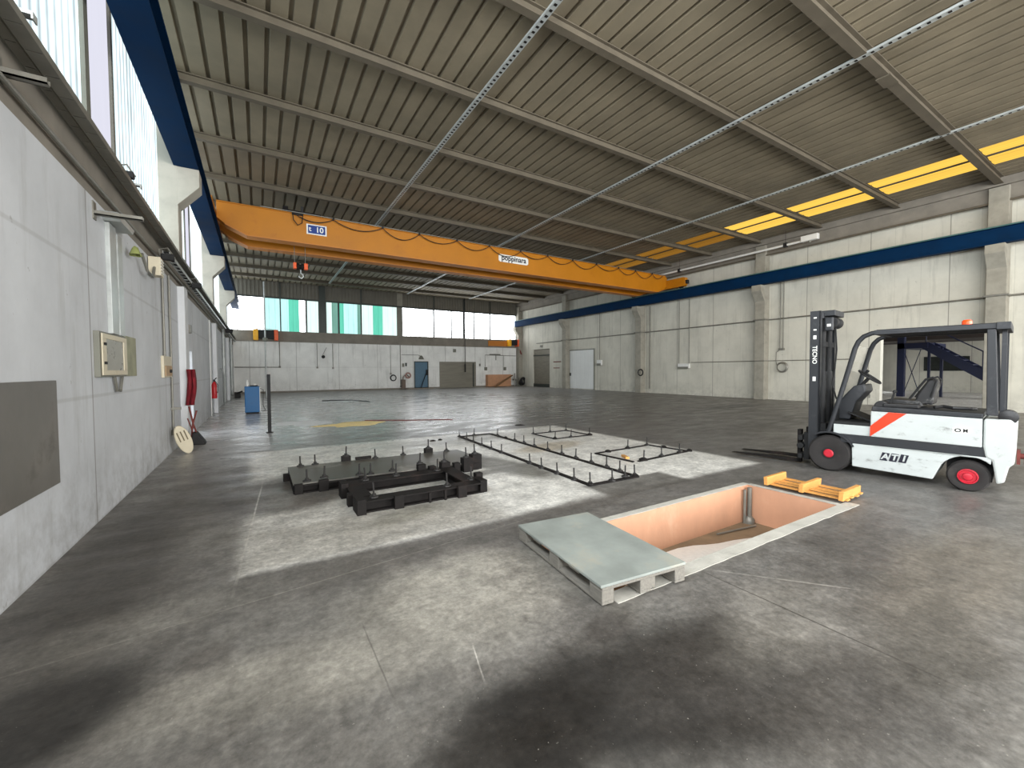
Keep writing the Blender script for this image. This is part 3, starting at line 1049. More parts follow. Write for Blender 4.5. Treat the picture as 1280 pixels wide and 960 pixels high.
pl = part('capacity_plate', b, M['signwhite'], cr, label='white bordered blue capacity plate')
b = B(); b.box(1.73, 2.33, 17.588, 17.596, 6.83, 7.13)
q = mesh_obj('blue_field', b, M['signblue'], W[cr].inverted()); q.parent = pl; W[q] = W[cr].copy(); W[pl] = W[cr].copy()
text('lettering', 't', .26, Matrix.Translation((1.80, 17.584, 6.99)) @ RX, M['signwhite'], pl, bold=.004)
text('lettering', '10', .28, Matrix.Translation((2.13, 17.584, 6.975)) @ RX, M['signwhite'], pl, bold=.006)
b = B(); b.prism([(10.0, 6.90), (10.08, 6.84), (11.62, 6.84), (11.7, 6.9), (11.7, 7.13), (11.62, 7.2), (10.08, 7.2), (10.0, 7.13)], 'y', 17.595, 17.61)
pl = part('maker_plate', b, M['signwhite'], cr, label='white maker plate with dark lettering')
W[pl] = W[cr].copy()
text('lettering', 'poppinara', .36, Matrix.Translation((10.86, 17.588, 7.04)) @ RX, M['ink'], pl, sx=.98, bold=.008)

# ================================================================== FORKLIFT
RZ = math.radians(-82.48)
fk = thing('forklift', 'white and dark grey four-wheel forklift truck with an orange stripe', 'forklift', (7.57, 2.95, 0), RZ)
def fp(nm, b, mm, **k): return part(nm, b, M[mm] if isinstance(mm, str) else mm, fk, world=False, **k)
def sub(nm, b, mm, par, smooth=False):
    o = mesh_obj(nm, b, M[mm], None, smooth); o.parent = par; W[o] = W[fk].copy(); return o
Wd = 1.06
# chassis skirt with rear wheel arch
arch = [(1.46 + .27 * math.cos(t), .19 + .27 * math.sin(t)) for t in [math.radians(a) for a in range(165, 44, -12)]]
b = B(); b.prism([(.27, .47), (.28, .13), (1.14, .10)] + arch[:] + [(1.66, .47)], 'y', .01, Wd - .01)
fp('chassis', b, 'flwhite', bevel=.01)
b = B(); b.box(.04, .50, .02, Wd - .02, .60, .745)
fp('step', b, 'flwhite', bevel=.01)
b = B(); b.box(.13, 1.60, .018, Wd - .018, .472, .60)
fp('bumper_band', b, 'flgrey', bevel=.006)
b = B(); b.box(.05, .28, .22, Wd - .22, .12, .6)
fp('front_axle_housing', b, 'black')
b = B(); b.prism([(.485, .60), (1.575, .59), (1.572, .955), (.485, .975)], 'y', 0, Wd)
hood = fp('battery_cover', b, 'flwhite', bevel=.012)
b = B(); b.prism([(.49, .976), (1.575, .957), (1.58, 1.02), (.50, 1.045)], 'y', -.005, Wd + .005)
fp('cover_rim', b, 'flgrey', bevel=.012)
b = B(); b.prism([(1.582, .955), (1.582, .60), (1.605, .47), (1.66, .44), (1.70, .15), (1.765, .18), (1.80, .38), (1.84, .42), (1.85, .90), (1.80, .965)], 'y', .0, Wd)
fp('counterweight', b, 'flworn', bevel=.02, label='scraped white counterweight')
b = B(); b.box(1.25, 1.66, .24, Wd - .24, .12, .47)
fp('wheel_housing', b, 'black')
b = B(); b.prism([(.484, .755), (.484, .605), (.87, .965), (.68, .97)], 'y', -.004, .002)
fp('stripe', b, 'flstripe', label='orange red diagonal stripe')
# lettering
FW = W[fk]
def ft(body, size, x, z, mm, y=-.006, **k): return text('lettering', body, size, FW @ Matrix.Translation((x, y, z)) @ RX, M[mm], fk, **k)
for i, ch in enumerate('ATI'):
    x = .60 + i * .10
    b = B(); b.prism([(x - .005, .275), (x + .075, .275 - .004), (x + .105, .385), (x + .025, .390)], 'y', .004, .011)
    fp('letter_panel', b, 'ink')
    ft(ch, .115, x + .05, .33, 'flwhite', y=.001, bold=.004, shear=.2)
b = B(); b.box(1.315, 1.475, -.004, .002, .755, .82); fp('badge', b, 'signwhite')
ft('O', .066, 1.362, .787, 'black', y=-.007, sx=1.15, bold=.0018)
ft('M', .066, 1.430, .787, 'black', y=-.007, sx=.9, bold=.0012)
# wheels
def wheel(x, y, r, wdt, side, hubr, front):
    b = B(); s = side
    b.lathe((x, y, r), (0, 1, 0), [(hubr * 1.05, .015), (hubr * 1.4, 0), (r * .9, .004), (r, .04), (r, wdt - .04), (r * .9, wdt), (hubr, wdt)], 32)
    o = fp('wheel', b, 'tyre', smooth=True)
    yh = y if side < 0 else y + wdt
    b = B()
    d = (0, -1, 0) if side < 0 else (0, 1, 0)
    if front:
        b.lathe((x, yh, r), d, [(hubr, -.02), (hubr, .008), (hubr * .8, .02)], 20)
    else:
        b.lathe((x, yh, r), d, [(hubr, -.03), (hubr, .012), (hubr * .88, .014), (hubr * .8, -.005), (hubr * .5, -.005), (hubr * .45, .03), (hubr * .3, .035)], 24)
    sub('hub', b, 'hubred', o, True)
    if front:
        b = B(); b.lathe((x, yh, r), d, [(hubr * 1.45, -.03), (hubr * 1.4, .002), (hubr * 1.02, .003)], 24)
        sub('rim', b, 'black', o, True)
wheel(-.01, .0, .28, .22, -1, .065, True)
wheel(-.01, Wd - .22, .28, .22, 1, .065, True)
wheel(1.46, .02, .20, .18, -1, .095, False)
wheel(1.46, Wd - .2, .20, .18, 1, .095, False)
for y0, y1 in ((-.01, .23), (Wd - .23, Wd + .01)):
    b = B(); n = 12; outer = []; inner = []
    for i in range(n + 1):
        t = math.radians(125 - i * 100 / n)
        outer.append((-.01 + .345 * math.cos(t), .28 + .345 * math.sin(t)))
        inner.append((-.01 + .32 * math.cos(t), .28 + .32 * math.sin(t)))
    b.prism(outer + inner[::-1], 'y', y0, y1)
    fp('fender', b, 'flgrey', smooth=True)
# cab floor and toe board
b = B(); b.box(.02, .49, .03, Wd - .03, .746, .79)
fp('cab_floor', b, 'black')
b = B(); b.bar((.16, .5, .92), (.44, .5, .80), .5, .02); b.box(.02, .05, .1, .95, .79, 1.0)
fp('toe_board', b, 'black')
# console and steering
b = B(); b.prism([(.0, .80), (-.01, .98), (.10, 1.17), (.22, 1.33), (.35, 1.36), (.37, 1.25), (.25, 1.08), (.18, .80)], 'y', .30, .78)
fp('console', b, 'flgrey', bevel=.02)
b = B(); b.cyl((.25, .52, 1.30), (.36, .52, 1.45), .025, 10)
colm = fp('steering_column', b, 'black')
ax = Vector((.42, 0, .55)).normalized()
b = B(); b.ring((.37, .52, 1.465), ax, .16, .014, 28, 8)
sw = sub('steering_wheel', b, 'black', colm, True)
sw['label'] = 'black steering wheel with knob'
b = B(); c0 = Vector((.37, .52, 1.465)); a1 = ax.orthogonal().normalized(); a2 = ax.cross(a1)
for k in range(3):
    t = k * 2.094
    b.cyl(c0, c0 + (a1 * math.cos(t) + a2 * math.sin(t)) * .155, .011, 6)
b.lathe(c0 + a2 * .15, ax, [(.012, 0), (.022, .03), (.02, .06)], 10)
b.lathe(c0, ax, [(.035, -.01), (.03, .02)], 12)
sub('spokes', b, 'black', colm, True)
# mast
def mast_rail(y0, y1):
    b = B()
    b.box(-.31, -.29, y0, y1, .30, 2.52); b.box(-.29, -.17, y0, y0 + .02, .30, 2.52); b.box(-.19, -.17, y0, y1, .30, 2.52)
    o = fp('mast_rail', b, 'flgrey')
    b = B(); b.box(-.27, -.20, y0 + .022, y1 - .01, .2, 2.44)
    sub('inner_rail', b, 'black', o)
    return o
mr = mast_rail(.10, .19)
mast_rail(Wd - .19, Wd - .10)
for z, h in ((2.40, .02), (2.21, .02), (2.07, .06), (1.40, .07)):
    b = B(); b.box(-.262, -.222, .095, .1, z, z + h)
    q = sub('label_plate', b, 'signwhite', mr); q['label'] = 'small white plate stuck on the rail'
# the name on the mast: vertical pale lettering
text('lettering', 'TECNO', .085, FW @ Matrix.Translation((-.242, .096, 1.82)) @ RX @ Matrix.Rotation(-PI / 2, 4, 'Z'), M['signwhite'], mr, bold=.001)
b = B(); b.box(-.31, -.16, .19, Wd - .19, 2.40, 2.50); b.box(-.31, -.02, .26, Wd - .3, 2.44, 2.53)
fp('mast_head', b, 'flgrey', bevel=.01)
b = B(); b.lathe((-.09, .32, 2.34), (0, 1, 0), [(.09, 0), (.09, .1), (.05, .12), (.05, .22), (.09, .24), (.09, .34)], 18)
fp('chain_pulley', b, 'black', smooth=True)
b = B(); b.box(-.16, -.04, .24, .30, 2.2, 2.42); fp('side_plate', b, 'flgrey', bevel=.02)
b = B(); b.box(-.12, -.07, .235, .24, 2.27, 2.31); fp('label_plate', b, 'signwhite')
for y in (.34, .66):
    b = B(); b.cyl((-.2, y, .45), (-.2, y, 1.55), .062, 14); b.cyl((-.2, y, 1.55), (-.2, y, 2.38), .045, 12); b.lathe((-.2, y, 1.95), (0, 0, 1), [(.07, 0), (.07, .08)], 14)
    fp('lift_cylinder', b, 'black', smooth=True)
b = B(); b.box(-.28, -.1, .19, Wd - .19, .6, .72); fp('mast_crossbar', b, 'black')
b = B(); b.box(-.28, -.2, .19, Wd - .19, 1.25, 1.31); fp('mast_crossbar', b, 'black')
b = B(); b.tube([(-.05, .42, 2.25), (-.03, .42, 1.9), (-.05, .42, 1.6), (-.08, .42, 1.35), (-.02, .42, 1.1)], .012, 6)
fp('hydraulic_hose', b, 'black', smooth=True)
b = B(); b.bar((-.18, .2, .55), (.1, .2, .72), .06, .06); fp('tilt_cylinder', b, 'black')
# fork carriage and forks
b = B()
b.box(-.46, -.40, .12, Wd - .12, .12, .2); b.box(-.46, -.40, .12, Wd - .12, .42, .5); b.box(-.40, -.32, .2, .3, .1, .55); b.box(-.40, -.32, .76, .86, .1, .55)
b.cyl((-.43, .12, .33), (-.43, .3, .33), .05, 12)
fp('fork_carriage', b, 'black', bevel=.008)
for y in (.27, .70):
    b = B(); b.box(-.51, -.46, y, y + .11, .03, .58); b.prism([(-1.58, .028), (-1.58, .034), (-.9, .07), (-.46, .075), (-.46, .028)], 'y', y, y + .11)
    fp('fork', b, 'dsteel')
# overhead guard
for y in (.05, Wd - .05):
    b = B(); b.tube([(-.03, y, .60), (.07, y, 1.0), (.17, y, 1.42), (.28, y, 1.90), (.32, y, 2.0), (.38, y, 2.07), (.47, y, 2.11), (.60, y, 2.125), (.9, y, 2.12)], .033, 10)
    fp('guard_post', b, 'flgrey', smooth=True)
b = B()
b.box(.50, 1.76, .02, .09, 2.085, 2.15); b.box(.50, 1.76, Wd - .09, Wd - .02, 2.085, 2.15)
b.box(.48, .55, .09, Wd - .09, 2.09, 2.14); b.box(1.66, 1.78, .0, Wd, 2.07, 2.16)
for i in range(9):
    y = .16 + i * .092
    b.box(.55, 1.66, y, y + .03, 2.095, 2.135)
fp('overhead_guard', b, 'flgrey', bevel=.006)
b = B(); b.add([(.52, .05, 2.152), (1.7, .05, 2.152), (1.7, Wd - .05, 2.152), (.52, Wd - .05, 2.152)], [(0, 1, 2, 3)])
b.box(.52, 1.70, .05, Wd - .05, 2.152, 2.158)
fp('guard_cover', b, 'black')
for y in (.02, Wd - .12):
    b = B(); b.prism([(1.60, 1.0), (1.585, 2.08), (1.66, 2.08), (1.70, 1.0)], 'y', y, y + .10)
    fp('rear_post', b, 'flgrey', bevel=.008)
b = B(); b.prism([(1.70, .97), (1.67, 2.08), (1.74, 2.08), (1.79, .97)], 'y', .14, Wd - .14)
for y in (.12, Wd - .22):
    b2 = B(); b2.box(1.705, 1.75, y, y + .1, .97, 2.07)
    fp('rear_frame', b2, 'flgrey')
b = B(); b.add([(.03, .09, .98), (.03, Wd - .09, .98), (.275, Wd - .09, 1.93), (.275, .09, 1.93)], [(0, 1, 2, 3)])
b.add([(.035, .09, .98), (.035, Wd - .09, .98), (.28, Wd - .09, 1.93), (.28, .09, 1.93)], [(3, 2, 1, 0)])
fp('windscreen', b, 'glass')
# seat, levers, deck clutter
b = B(); b.prism([(.54, 1.05), (.56, 1.12), (.66, 1.15), (.98, 1.13), (1.0, 1.05)], 'y', .30, .76)
st_ = fp('seat', b, 'vinyl', bevel=.02)
b = B(); b.prism([(.90, 1.10), (.93, 1.22), (1.03, 1.42), (1.08, 1.45), (1.12, 1.43), (1.12, 1.34), (1.09, 1.08)], 'y', .32, .74)
fp('backrest', b, 'vinyl', bevel=.025)
b = B(); b.tube([(.86, .3, 1.16), (.96, .29, 1.34), (1.02, .29, 1.44), (1.09, .29, 1.47), (1.13, .29, 1.42), (1.08, .29, 1.2)], .014, 8)
fp('seat_frame', b, 'black', smooth=True)
b = B(); b.tube([(.86, .76, 1.16), (.96, .77, 1.34), (1.02, .77, 1.44), (1.09, .77, 1.47), (1.13, .77, 1.42), (1.08, .77, 1.2)], .014, 8)
fp('seat_frame', b, 'black', smooth=True)
b = B(); b.lathe((.58, .12, 1.04), (0, 1, 0), [(.085, 0), (.085, .14)], 16); b.box(.6, .98, .1, .26, 1.035, 1.09)
fp('armrest', b, 'vinyl', bevel=.015)
b = B()
for y in (.16, .24):
    b.cyl((.66, y, 1.05), (.71, y, 1.25), .008, 6); b.lathe((.71, y, 1.24), (.2, 0, 1), [(.012, 0), (.022, .015), (.015, .04)], 8)
fp('lever', b, 'black', smooth=True)
b = B(); b.tube([(1.12, .2, 1.055), (1.2, .26, 1.075), (1.3, .2, 1.06), (1.42, .24, 1.06), (1.5, .3, 1.055)], .022, 8)
fp('belt_strap', b, 'vinyl', smooth=True)
b = B(); b.lathe((1.38, .52, 2.158), (0, 0, 1), [(.055, 0), (.055, .015)], 16)
be = fp('beacon', b, 'black')
b = B(); b.lathe((1.38, .52, 2.173), (0, 0, 1), [(.05, 0), (.05, .06), (.035, .078), (.01, .082)], 16)
q = sub('lens', b, 'lamp_or', be, True); q['label'] = 'orange beacon lens'
b = B(); b.lathe((1.78, .02, .99), (0, 1, 0), [(.03, 0), (.085, .02), (.085, .2), (.04, .23)], 16)
fp('rear_canister', b, 'vinyl', smooth=True)
b = B(); b.box(1.85, 1.88, .46, .62, .36, .54); b.cyl((1.88, .54, .46), (1.97, .54, .46), .035, 10); b.ring((2.03, .54, .46), (0, 0, 1), .06, .018)
b.cyl((1.93, .54, .36), (1.93, .54, .56), .02, 8)
fp('tow_hitch', b, 'rust', smooth=True)

# ================================================================== FLOOR OBJECTS
# grey pallet with board
pa = thing('pallet', 'weathered grey pallet covered by a flat grey board, laid over the pit', 'pallet', (1.94, 2.04, 0), math.radians(-5.6))
PWd, PLn = .77, 1.24
def pp(nm, b, mm, **k): return part(nm, b, M[mm], pa, world=False, **k)
for x in (0, .335, .67):
    b = B(); b.box(x, x + .10, 0, PLn, .014, .034); pp('bottom_board', b, 'palwood', bevel=.003)
    for y in (0, .55, 1.10):
        b = B(); b.box(x, x + .10 + (.04 if x == .335 else 0), y, y + .14, .034, .112); pp('block', b, 'palwood', bevel=.004)
for y in (0, .27, .55, .83, 1.10):
    b = B(); b.box(0, PWd, y, y + .14, .112, .132); pp('deck_board', b, 'palwood', bevel=.003)
b = B(); b.box(-.01, PWd + .01, .0, PLn + .0, .133, .152)
pp('cover_board', b, 'board', bevel=.003)

# yellow pine broken pallet piece at the end of the pit
yp = thing('broken_pallet', 'broken piece of yellow pine pallet at the far end of the pit', 'pallet piece', (5.85, 2.1, .014), math.radians(2))
def yq(nm, b, **k): return part(nm, b, M['pine'], yp, world=False, **k)
for y in (.02, .44, .86):
    b = B(); b.obox((.26, y + .03, .075), (.54, .05, .11), Matrix.Rotation(.06 * (1 if y < .5 else -1), 3, 'X')); yq('bearer', b, bevel=.006)
for x, z in ((.05, .02), (.17, .03), (.34, .02), (.46, .03)):
    b = B(); b.box(x, x + .075, .0, .90, z, z + .016); yq('slat', b, bevel=.003)

# anchor bolt mesh pieces
def bolt(par, x, y, z, h=.17, plate=True, r=.011):
    b = B()
    if plate:
        a = random.uniform(0, .5)
        b.lathe((x, y, z), (0, 0, 1), [(.055, 0), (.05, .016), (.024, .02), (.024, .042)], 8)
    lean = random.uniform(-.01, .01)
    b.cyl((x, y, z), (x + lean, y, z + h), r, 8)
    return part('anchor_bolt', b, M['bolt'], par)
def channel(b, p, q, h=.135, wd=.2):
    """steel channel on its side from p to q: two flanges and a web"""
    p, q = Vector((*p, 0)), Vector((*q, 0))
    up_ = Vector((0, 0, 1))
    b.bar(p + up_ * .008, q + up_ * .008, wd, .016); b.bar(p + up_ * (h - .01), q + up_ * (h - .01), wd, .02)
    b.bar(p + up_ * (h / 2), q + up_ * (h / 2), .05, h - .03)
def stiff(b, x, y, dx, dy, h=.16):
    b.box(x - dx, x + dx, y - dy, y + dy, 0, h)

fa = thing('steel_foundation_frame', 'dark rectangular steel foundation frame with bolts, nearest of the frames', 'steel frame', (1.7, 5.3, 0))
b = B(); channel(b, (.92, 4.92), (2.50, 4.92)); part('beam', b, M['dsteel'], fa, bevel=.004)
b = B(); channel(b, (.92, 5.78), (2.50, 5.78)); part('beam', b, M['dsteel'], fa, bevel=.004)
b = B(); channel(b, (1.02, 5.02), (1.02, 5.68), .14); part('beam', b, M['dsteel'], fa, bevel=.004)
b = B(); channel(b, (2.38, 5.02), (2.38, 5.68), .14); part('beam', b, M['dsteel'], fa, bevel=.004)
for x, y, dx, dy, h in ((.95, 4.9, .05, .13, .17), (1.37, 4.80, .055, .03, .155), (2.17, 4.80, .06, .03, .15), (2.5, 4.95, .05, .12, .16), (.9, 5.62, .045, .10, .19), (2.55, 5.1, .05, .05, .2), (1.75, 4.81, .015, .02, .125), (1.95, 4.81, .015, .02, .125), (.9, 5.2, .03, .05, .15)):
    b = B(); stiff(b, x, y, dx, dy, h); part('stiffener_block', b, M['dsteel'], fa, bevel=.004)
for x, y in ((1.12, 4.94), (2.02, 4.92), (2.42, 5.05), (1.20, 5.78), (1.62, 5.8), (2.22, 5.78)):
    bolt(fa, x, y, .135, .17)

fb = thing('steel_foundation_frame', 'long steel foundation frame topped by a grey plate, behind the dark rectangular frame', 'steel frame', (1.75, 6.6, 0))
b = B(); b.prism([(.36, 6.10), (3.02, 6.02), (3.18, 6.42), (3.14, 7.14), (.36, 7.24)], 'z', .108, .128); part('top_plate', b, M['dplate'], fb)
b = B(); channel(b, (.36, 6.16), (3.02, 6.10), .11); part('beam', b, M['dsteel'], fb, bevel=.004)
b = B(); channel(b, (.36, 7.18), (3.12, 7.1), .11); part('beam', b, M['dsteel'], fb, bevel=.004)
b = B(); channel(b, (.46, 6.26), (.46, 7.08), .105); part('beam', b, M['dsteel'], fb, bevel=.004)
b = B(); channel(b, (3.04, 6.2), (3.08, 7.0), .105); part('beam', b, M['dsteel'], fb, bevel=.004)
for x, y, dx, dy, h in ((.42, 6.06, .05, .03, .13), (.72, 6.05, .06, .03, .15), (1.22, 6.02, .05, .03, .135), (.33, 6.9, .05, .05, .1), (1.21, 7.28, .07, .05, .2), (2.60, 7.2, .07, .05, .2), (2.06, 6.02, .06, .05, .2), (2.42, 5.98, .07, .06, .20), (2.80, 6.0, .08, .07, .22), (3.0, 6.1, .08, .08, .24), (2.62, 6.0, .05, .05, .16), (2.22, 6.0, .05, .05, .16)):
    b = B(); stiff(b, x, y, dx, dy, h); part('stiffener_block', b, M['dsteel'], fb, bevel=.004)
b = B(); b.box(1.35, 1.60, 7.2, 7.26, .128, .17); part('wedge', b, M['dsteel'], fb)
for x, y, z in ((.53, 7.2, .128), (.74, 7.22, .128), (1.21, 7.28, .2), (1.66, 7.18, .128), (2.14, 7.2, .128), (2.6, 7.2, .2), (2.92, 7.12, .128), (.53, 6.18, .128), (.74, 6.17, .15), (1.2, 6.16, .128), (1.34, 6.1, .128), (1.66, 6.14, .128), (2.06, 6.08, .2), (2.42, 6.0, .2), (2.80, 6.02, .22), (3.0, 6.12, .24)):
    bolt(fb, x, y, z, .16)

def flat_frame(label, segs, bolts, loc, big=()):
    t = thing('anchor_strip_frame', label, 'anchor frame', loc)
    for p, q, wd in segs:
        b = B(); b.bar((*p, .010), (*q, .010), wd, .018); part('flat_strip', b, M['dsteel'], t)
    for x, y in bolts: bolt(t, x, y, .012, .17)
    for x, y, s in big:
        b = B(); b.lathe((x, y, 0), (0, 0, 1), [(s * .8, 0), (s * .75, .025), (s * .35, .045)], 9); part('clamp_foot', b, M['dsteel'], t)
    return t
flat_frame('long narrow frame of dark steel strips with two rows of upright bolts', [
    ((3.88, 4.3), (4.12, 9.2), .07), ((4.78, 4.3), (4.96, 9.2), .07), ((3.86, 4.32), (4.80, 4.30), .07), ((4.1, 9.18), (4.96, 9.22), .05)],
    [(3.9, 4.34), (3.88, 4.66), (3.89, 5.07), (3.90, 5.5), (3.92, 5.87), (3.97, 6.93), (4.0, 7.39), (4.03, 7.87), (4.06, 8.35), (4.08, 8.73), (4.1, 9.18), (4.3, 4.32), (4.62, 4.38), (4.78, 4.34), (4.80, 4.66), (4.82, 4.97), (4.84, 5.36), (4.86, 5.79), (4.88, 6.22), (4.89, 6.68), (4.90, 7.17), (4.92, 7.6), (4.93, 8.0), (4.95, 8.83), (4.5, 9.2)], (4.4, 6.7, 0),
    [(3.9, 4.34, .07), (4.78, 4.33, .07), (4.94, 8.42, .06)])
flat_frame('small rectangular frame of dark strips with bolts, farthest from the pallet', [
    ((5.83, 7.68), (5.83, 8.58), .04), ((5.83, 8.6), (6.9, 8.6), .04), ((6.9, 8.6), (6.9, 7.68), .04), ((6.9, 7.68), (5.83, 7.68), .04)],
    [(5.83, 8.57), (6.37, 8.6), (6.86, 8.56), (6.9, 7.7), (6.3, 7.68), (5.86, 7.72)], (6.4, 8.1, 0), [(6.9, 7.7, .09), (5.84, 7.7, .07)])
flat_frame('square frame of dark strips with bolts and clamps, on the right by the yellow stick', [
    ((5.5, 5.02), (5.45, 5.92), .05), ((5.45, 5.92), (7.0, 5.98), .04), ((7.0, 5.98), (7.12, 5.12), .05), ((7.12, 5.12), (5.6, 5.0), .05)],
    [(6.36, 5.96), (6.95, 5.98), (6.3, 5.08), (6.86, 5.12), (5.78, 5.04)], (6.3, 5.5, 0), [(5.78, 5.92, .08), (5.78, 5.05, .10), (7.05, 5.64, .08), (7.16, 5.12, .07), (6.36, 5.96, .07)])
b = B(); b.bar((5.70, 5.46, .022), (5.42, 5.08, .075), .06, .035)
solo('wood_batten', b, M['pine'], 'short yellow wooden batten lying on the square bolt frame', 'batten')
for (x, y, s), l in zip(((3.36, 9.0, .07), (3.55, 9.05, .05), (6.45, 10.2, .16)), ('small dark iron lump on the pale slab, left of a pair', 'small dark iron lump on the pale slab, right of a pair', 'flat dark iron plate lying past the bolt frames')):
    b = blob(x, y, 0, s, s * .6, .03, 12, int(x * 10)); solo('iron_scrap', b, M['dsteel'], l, 'scrap', smooth=True)

solo('floor_filler_patch', blob(2.45, 13.25, .002, .88, .62, .03, 30, 11, rot=.3), M['sand'], 'yellow filler patch spread on the floor beyond the frames', 'patch', smooth=True)
solo('floor_filler_patch', blob(1.15, 14.3, .001, .85, .7, .004, 30, 12, rot=-.3), M['filler'], 'white filler patch on the floor left of the yellow one', 'patch', smooth=True)
solo('floor_filler_patch', blob(3.6, 23.5, .001, 1.3, .5, .004, 30, 13), M['filler'], 'pale filler patch on the floor near the far wall', 'patch', smooth=True)
b = B(); b.tube([(2.9, 24.4, .02), (3.6, 24.5, .02), (4.3, 24.0, .02), (4.8, 22.8, .02), (4.9, 22.2, .02)], .02, 6)
solo('black_cable', b, M['black'], 'dark cable lying beside the pale patch near the far wall', 'cable', smooth=True)
b = B(); b.tube([(2.9, 13.9, .01), (3.5, 13.6, .01), (4.1, 13.2, .01), (5.4, 12.6, .01)], .014, 6)
solo('thin_hose', b, M['rust'], 'thin red brown hose trailing right of the yellow patch', 'hose', smooth=True)

# post standing on the floor, and the pipe pole behind
po = thing('steel_post', 'slim black steel post standing on the floor left of the frames', 'post', (.23, 12.6, 0))
b = B(); b.box(.19, .27, 12.57, 12.60, .01, 1.53); b.box(.19, .21, 12.60, 12.66, .01, 1.53); b.box(.25, .27, 12.60, 12.66, .01, 1.53)
part('upright', b, M['black'], po)
b = B(); b.box(.15, .31, 12.52, 12.68, 0, .012); part('base_plate', b, M['black'], po)
pc = thing('pipe_pole', 'tall thin grey pipe pole standing before the far wall, blue cabinet on its left', 'pole', (.42, 29.8, 0))
b = B(); b.cyl((.42, 29.8, 0), (.42, 29.8, 7.1), .045, 10); part('pipe', b, M['galv'], pc, smooth=True)
b = B(); b.lathe((.42, 29.8, 3.45), (0, 0, 1), [(.05, 0), (.14, .05), (.14, .2), (.05, .25)], 12); part('collar', b, M['mullgrey'], pc)

# blue cabinet
bc = thing('blue_cabinet', 'blue metal cabinet standing on the floor near the left wall', 'cabinet', (-.2, 18.9, 0))
b = B(); b.box(-.45, .03, 18.58, 19.35, .06, 1.04); part('body', b, M['bluecab'], bc, bevel=.02)
b = B(); b.box(.032, .055, 18.62, 19.3, .08, 1.0); part('side_panel', b, M['white'], bc)
b = B(); b.box(-.42, .0, 18.62, 19.3, 0, .06); part('plinth', b, M['black'], bc)
b = B(); b.box(-.28, -.02, 18.65, 18.9, 1.04, 1.08); part('top_tray', b, M['black'], bc)
b = B(); b.tube([(.06, 18.9, .95), (.16, 18.85, .9), (.14, 18.8, .3), (.22, 18.8, .1), (.12, 18.8, .06)], .012, 6); part('hose', b, M['black'], bc, smooth=True)
b = B(); b.lathe((-.36, 18.8, 1.042), (0, 0, 1), [(.05, 0), (.05, .14), (.02, .18), (.02, .24)], 12)
solo('plastic_bottle', b, M['white'], 'white plastic bottle standing on the blue cabinet, left', 'bottle', smooth=True)
b = B(); b.lathe((-.12, 18.78, 1.08), (0, 0, 1), [(.05, 0), (.07, .03), (.05, .06)], 12)
solo('white_cap', b, M['white'], 'small white cap on the black tray of the blue cabinet', 'cap', smooth=True)

# ================================================================== LEFT WALL OBJECTS
b = B(); b.box(XL, XL + .02, 3.35, 5.07, .655, 1.535)
o = solo('wall_plate', b, M['panelgrey'], 'large scuffed grey metal plate fixed low on the left wall', 'metal plate', bevel=.003)
eb = thing('meter_cabinet', 'old cream meter cabinet with a glazed door on the left wall', 'electric cabinet', (XL, 6.5, 1.55))
b = B(); b.box(XL, XL + .05, 6.12, 7.16, 1.55, 2.05); part('housing', b, M['mullgrey'], eb, bevel=.004)
b = B()
x0 = XL + .052
b.box(x0, x0 + .014, 6.16, 7.14, 1.57, 1.625); b.box(x0, x0 + .014, 6.16, 7.14, 1.975, 2.03); b.box(x0, x0 + .014, 6.16, 6.30, 1.625, 1.975); b.box(x0, x0 + .014, 7.0, 7.14, 1.625, 1.975)
dr = part('door_frame', b, M['cream'], eb, bevel=.004)
b = B(); b.box(x0, x0 + .006, 6.30, 7.0, 1.625, 1.975); q = mesh_obj('pane', b, M['boxwin'], W[eb].inverted()); q.parent = dr
for z in (1.69, 1.90):
    b = B(); b.box(x0 + .014, x0 + .022, 6.20, 6.28, z, z + .03); q = mesh_obj('hinge', b, M['black'], W[eb].inverted()); q.parent = dr
b = B(); b.box(XL + .004, XL + .02, 7.22, 7.85, 1.55, 2.08); part('back_plate', b, mat('faded green plate', (150, 150, 126), .7, var=.3, scale=4), eb)
b = B(); b.tube([(XL + .03, 6.72, 1.55), (XL + .03, 6.8, 1.38), (XL + .03, 6.95, 1.37), (XL + .03, 7.05, 1.55)], .016, 8); part('cable_loop', b, M['galv_d'], eb, smooth=True)
du = thing('cable_duct', 'galvanised vertical cable duct rising from the meter cabinet', 'cable duct', (XL, 6.8, 2.02))
b = B(); b.box(XL, XL + .045, 6.66, 6.92, 2.06, 3.36); part('duct', b, M['galv'], du, bevel=.004)
b = B(); b.box(XL, XL + .05, 6.96, 7.16, 2.06, 3.3); part('conduit', b, M['galv'], du, smooth=True)
b = B(); b.prism([(6.62, 3.365), (7.15, 3.365), (7.25, 3.44), (6.5, 3.44)], 'x', XL, XL + .16); part('duct_head', b, M['galv'], du)
def arm(y, x1, z, label, mm='galv_d'):
    t = thing('cable_bracket', label, 'bracket', (XL, y, z))
    b = B(); b.box(XL, x1, y - .03, y + .03, z, z + .012); b.box(XL, x1, y - .03, y - .022, z, z + .045); b.box(XL, x1, y + .022, y + .03, z, z + .045)
    part('arm', b, M[mm], t)
    b = B(); b.box(XL, XL + .012, y - .05, y + .05, z - .05, z + .14); part('wall_plate', b, M[mm], t)
arm(6.30, -1.08, 3.32, 'slotted grey bracket on the left wall, over the galvanised duct')
arm(4.35, -1.24, 3.66, 'dark bracket under the cable trays on the left wall, nearest the camera')
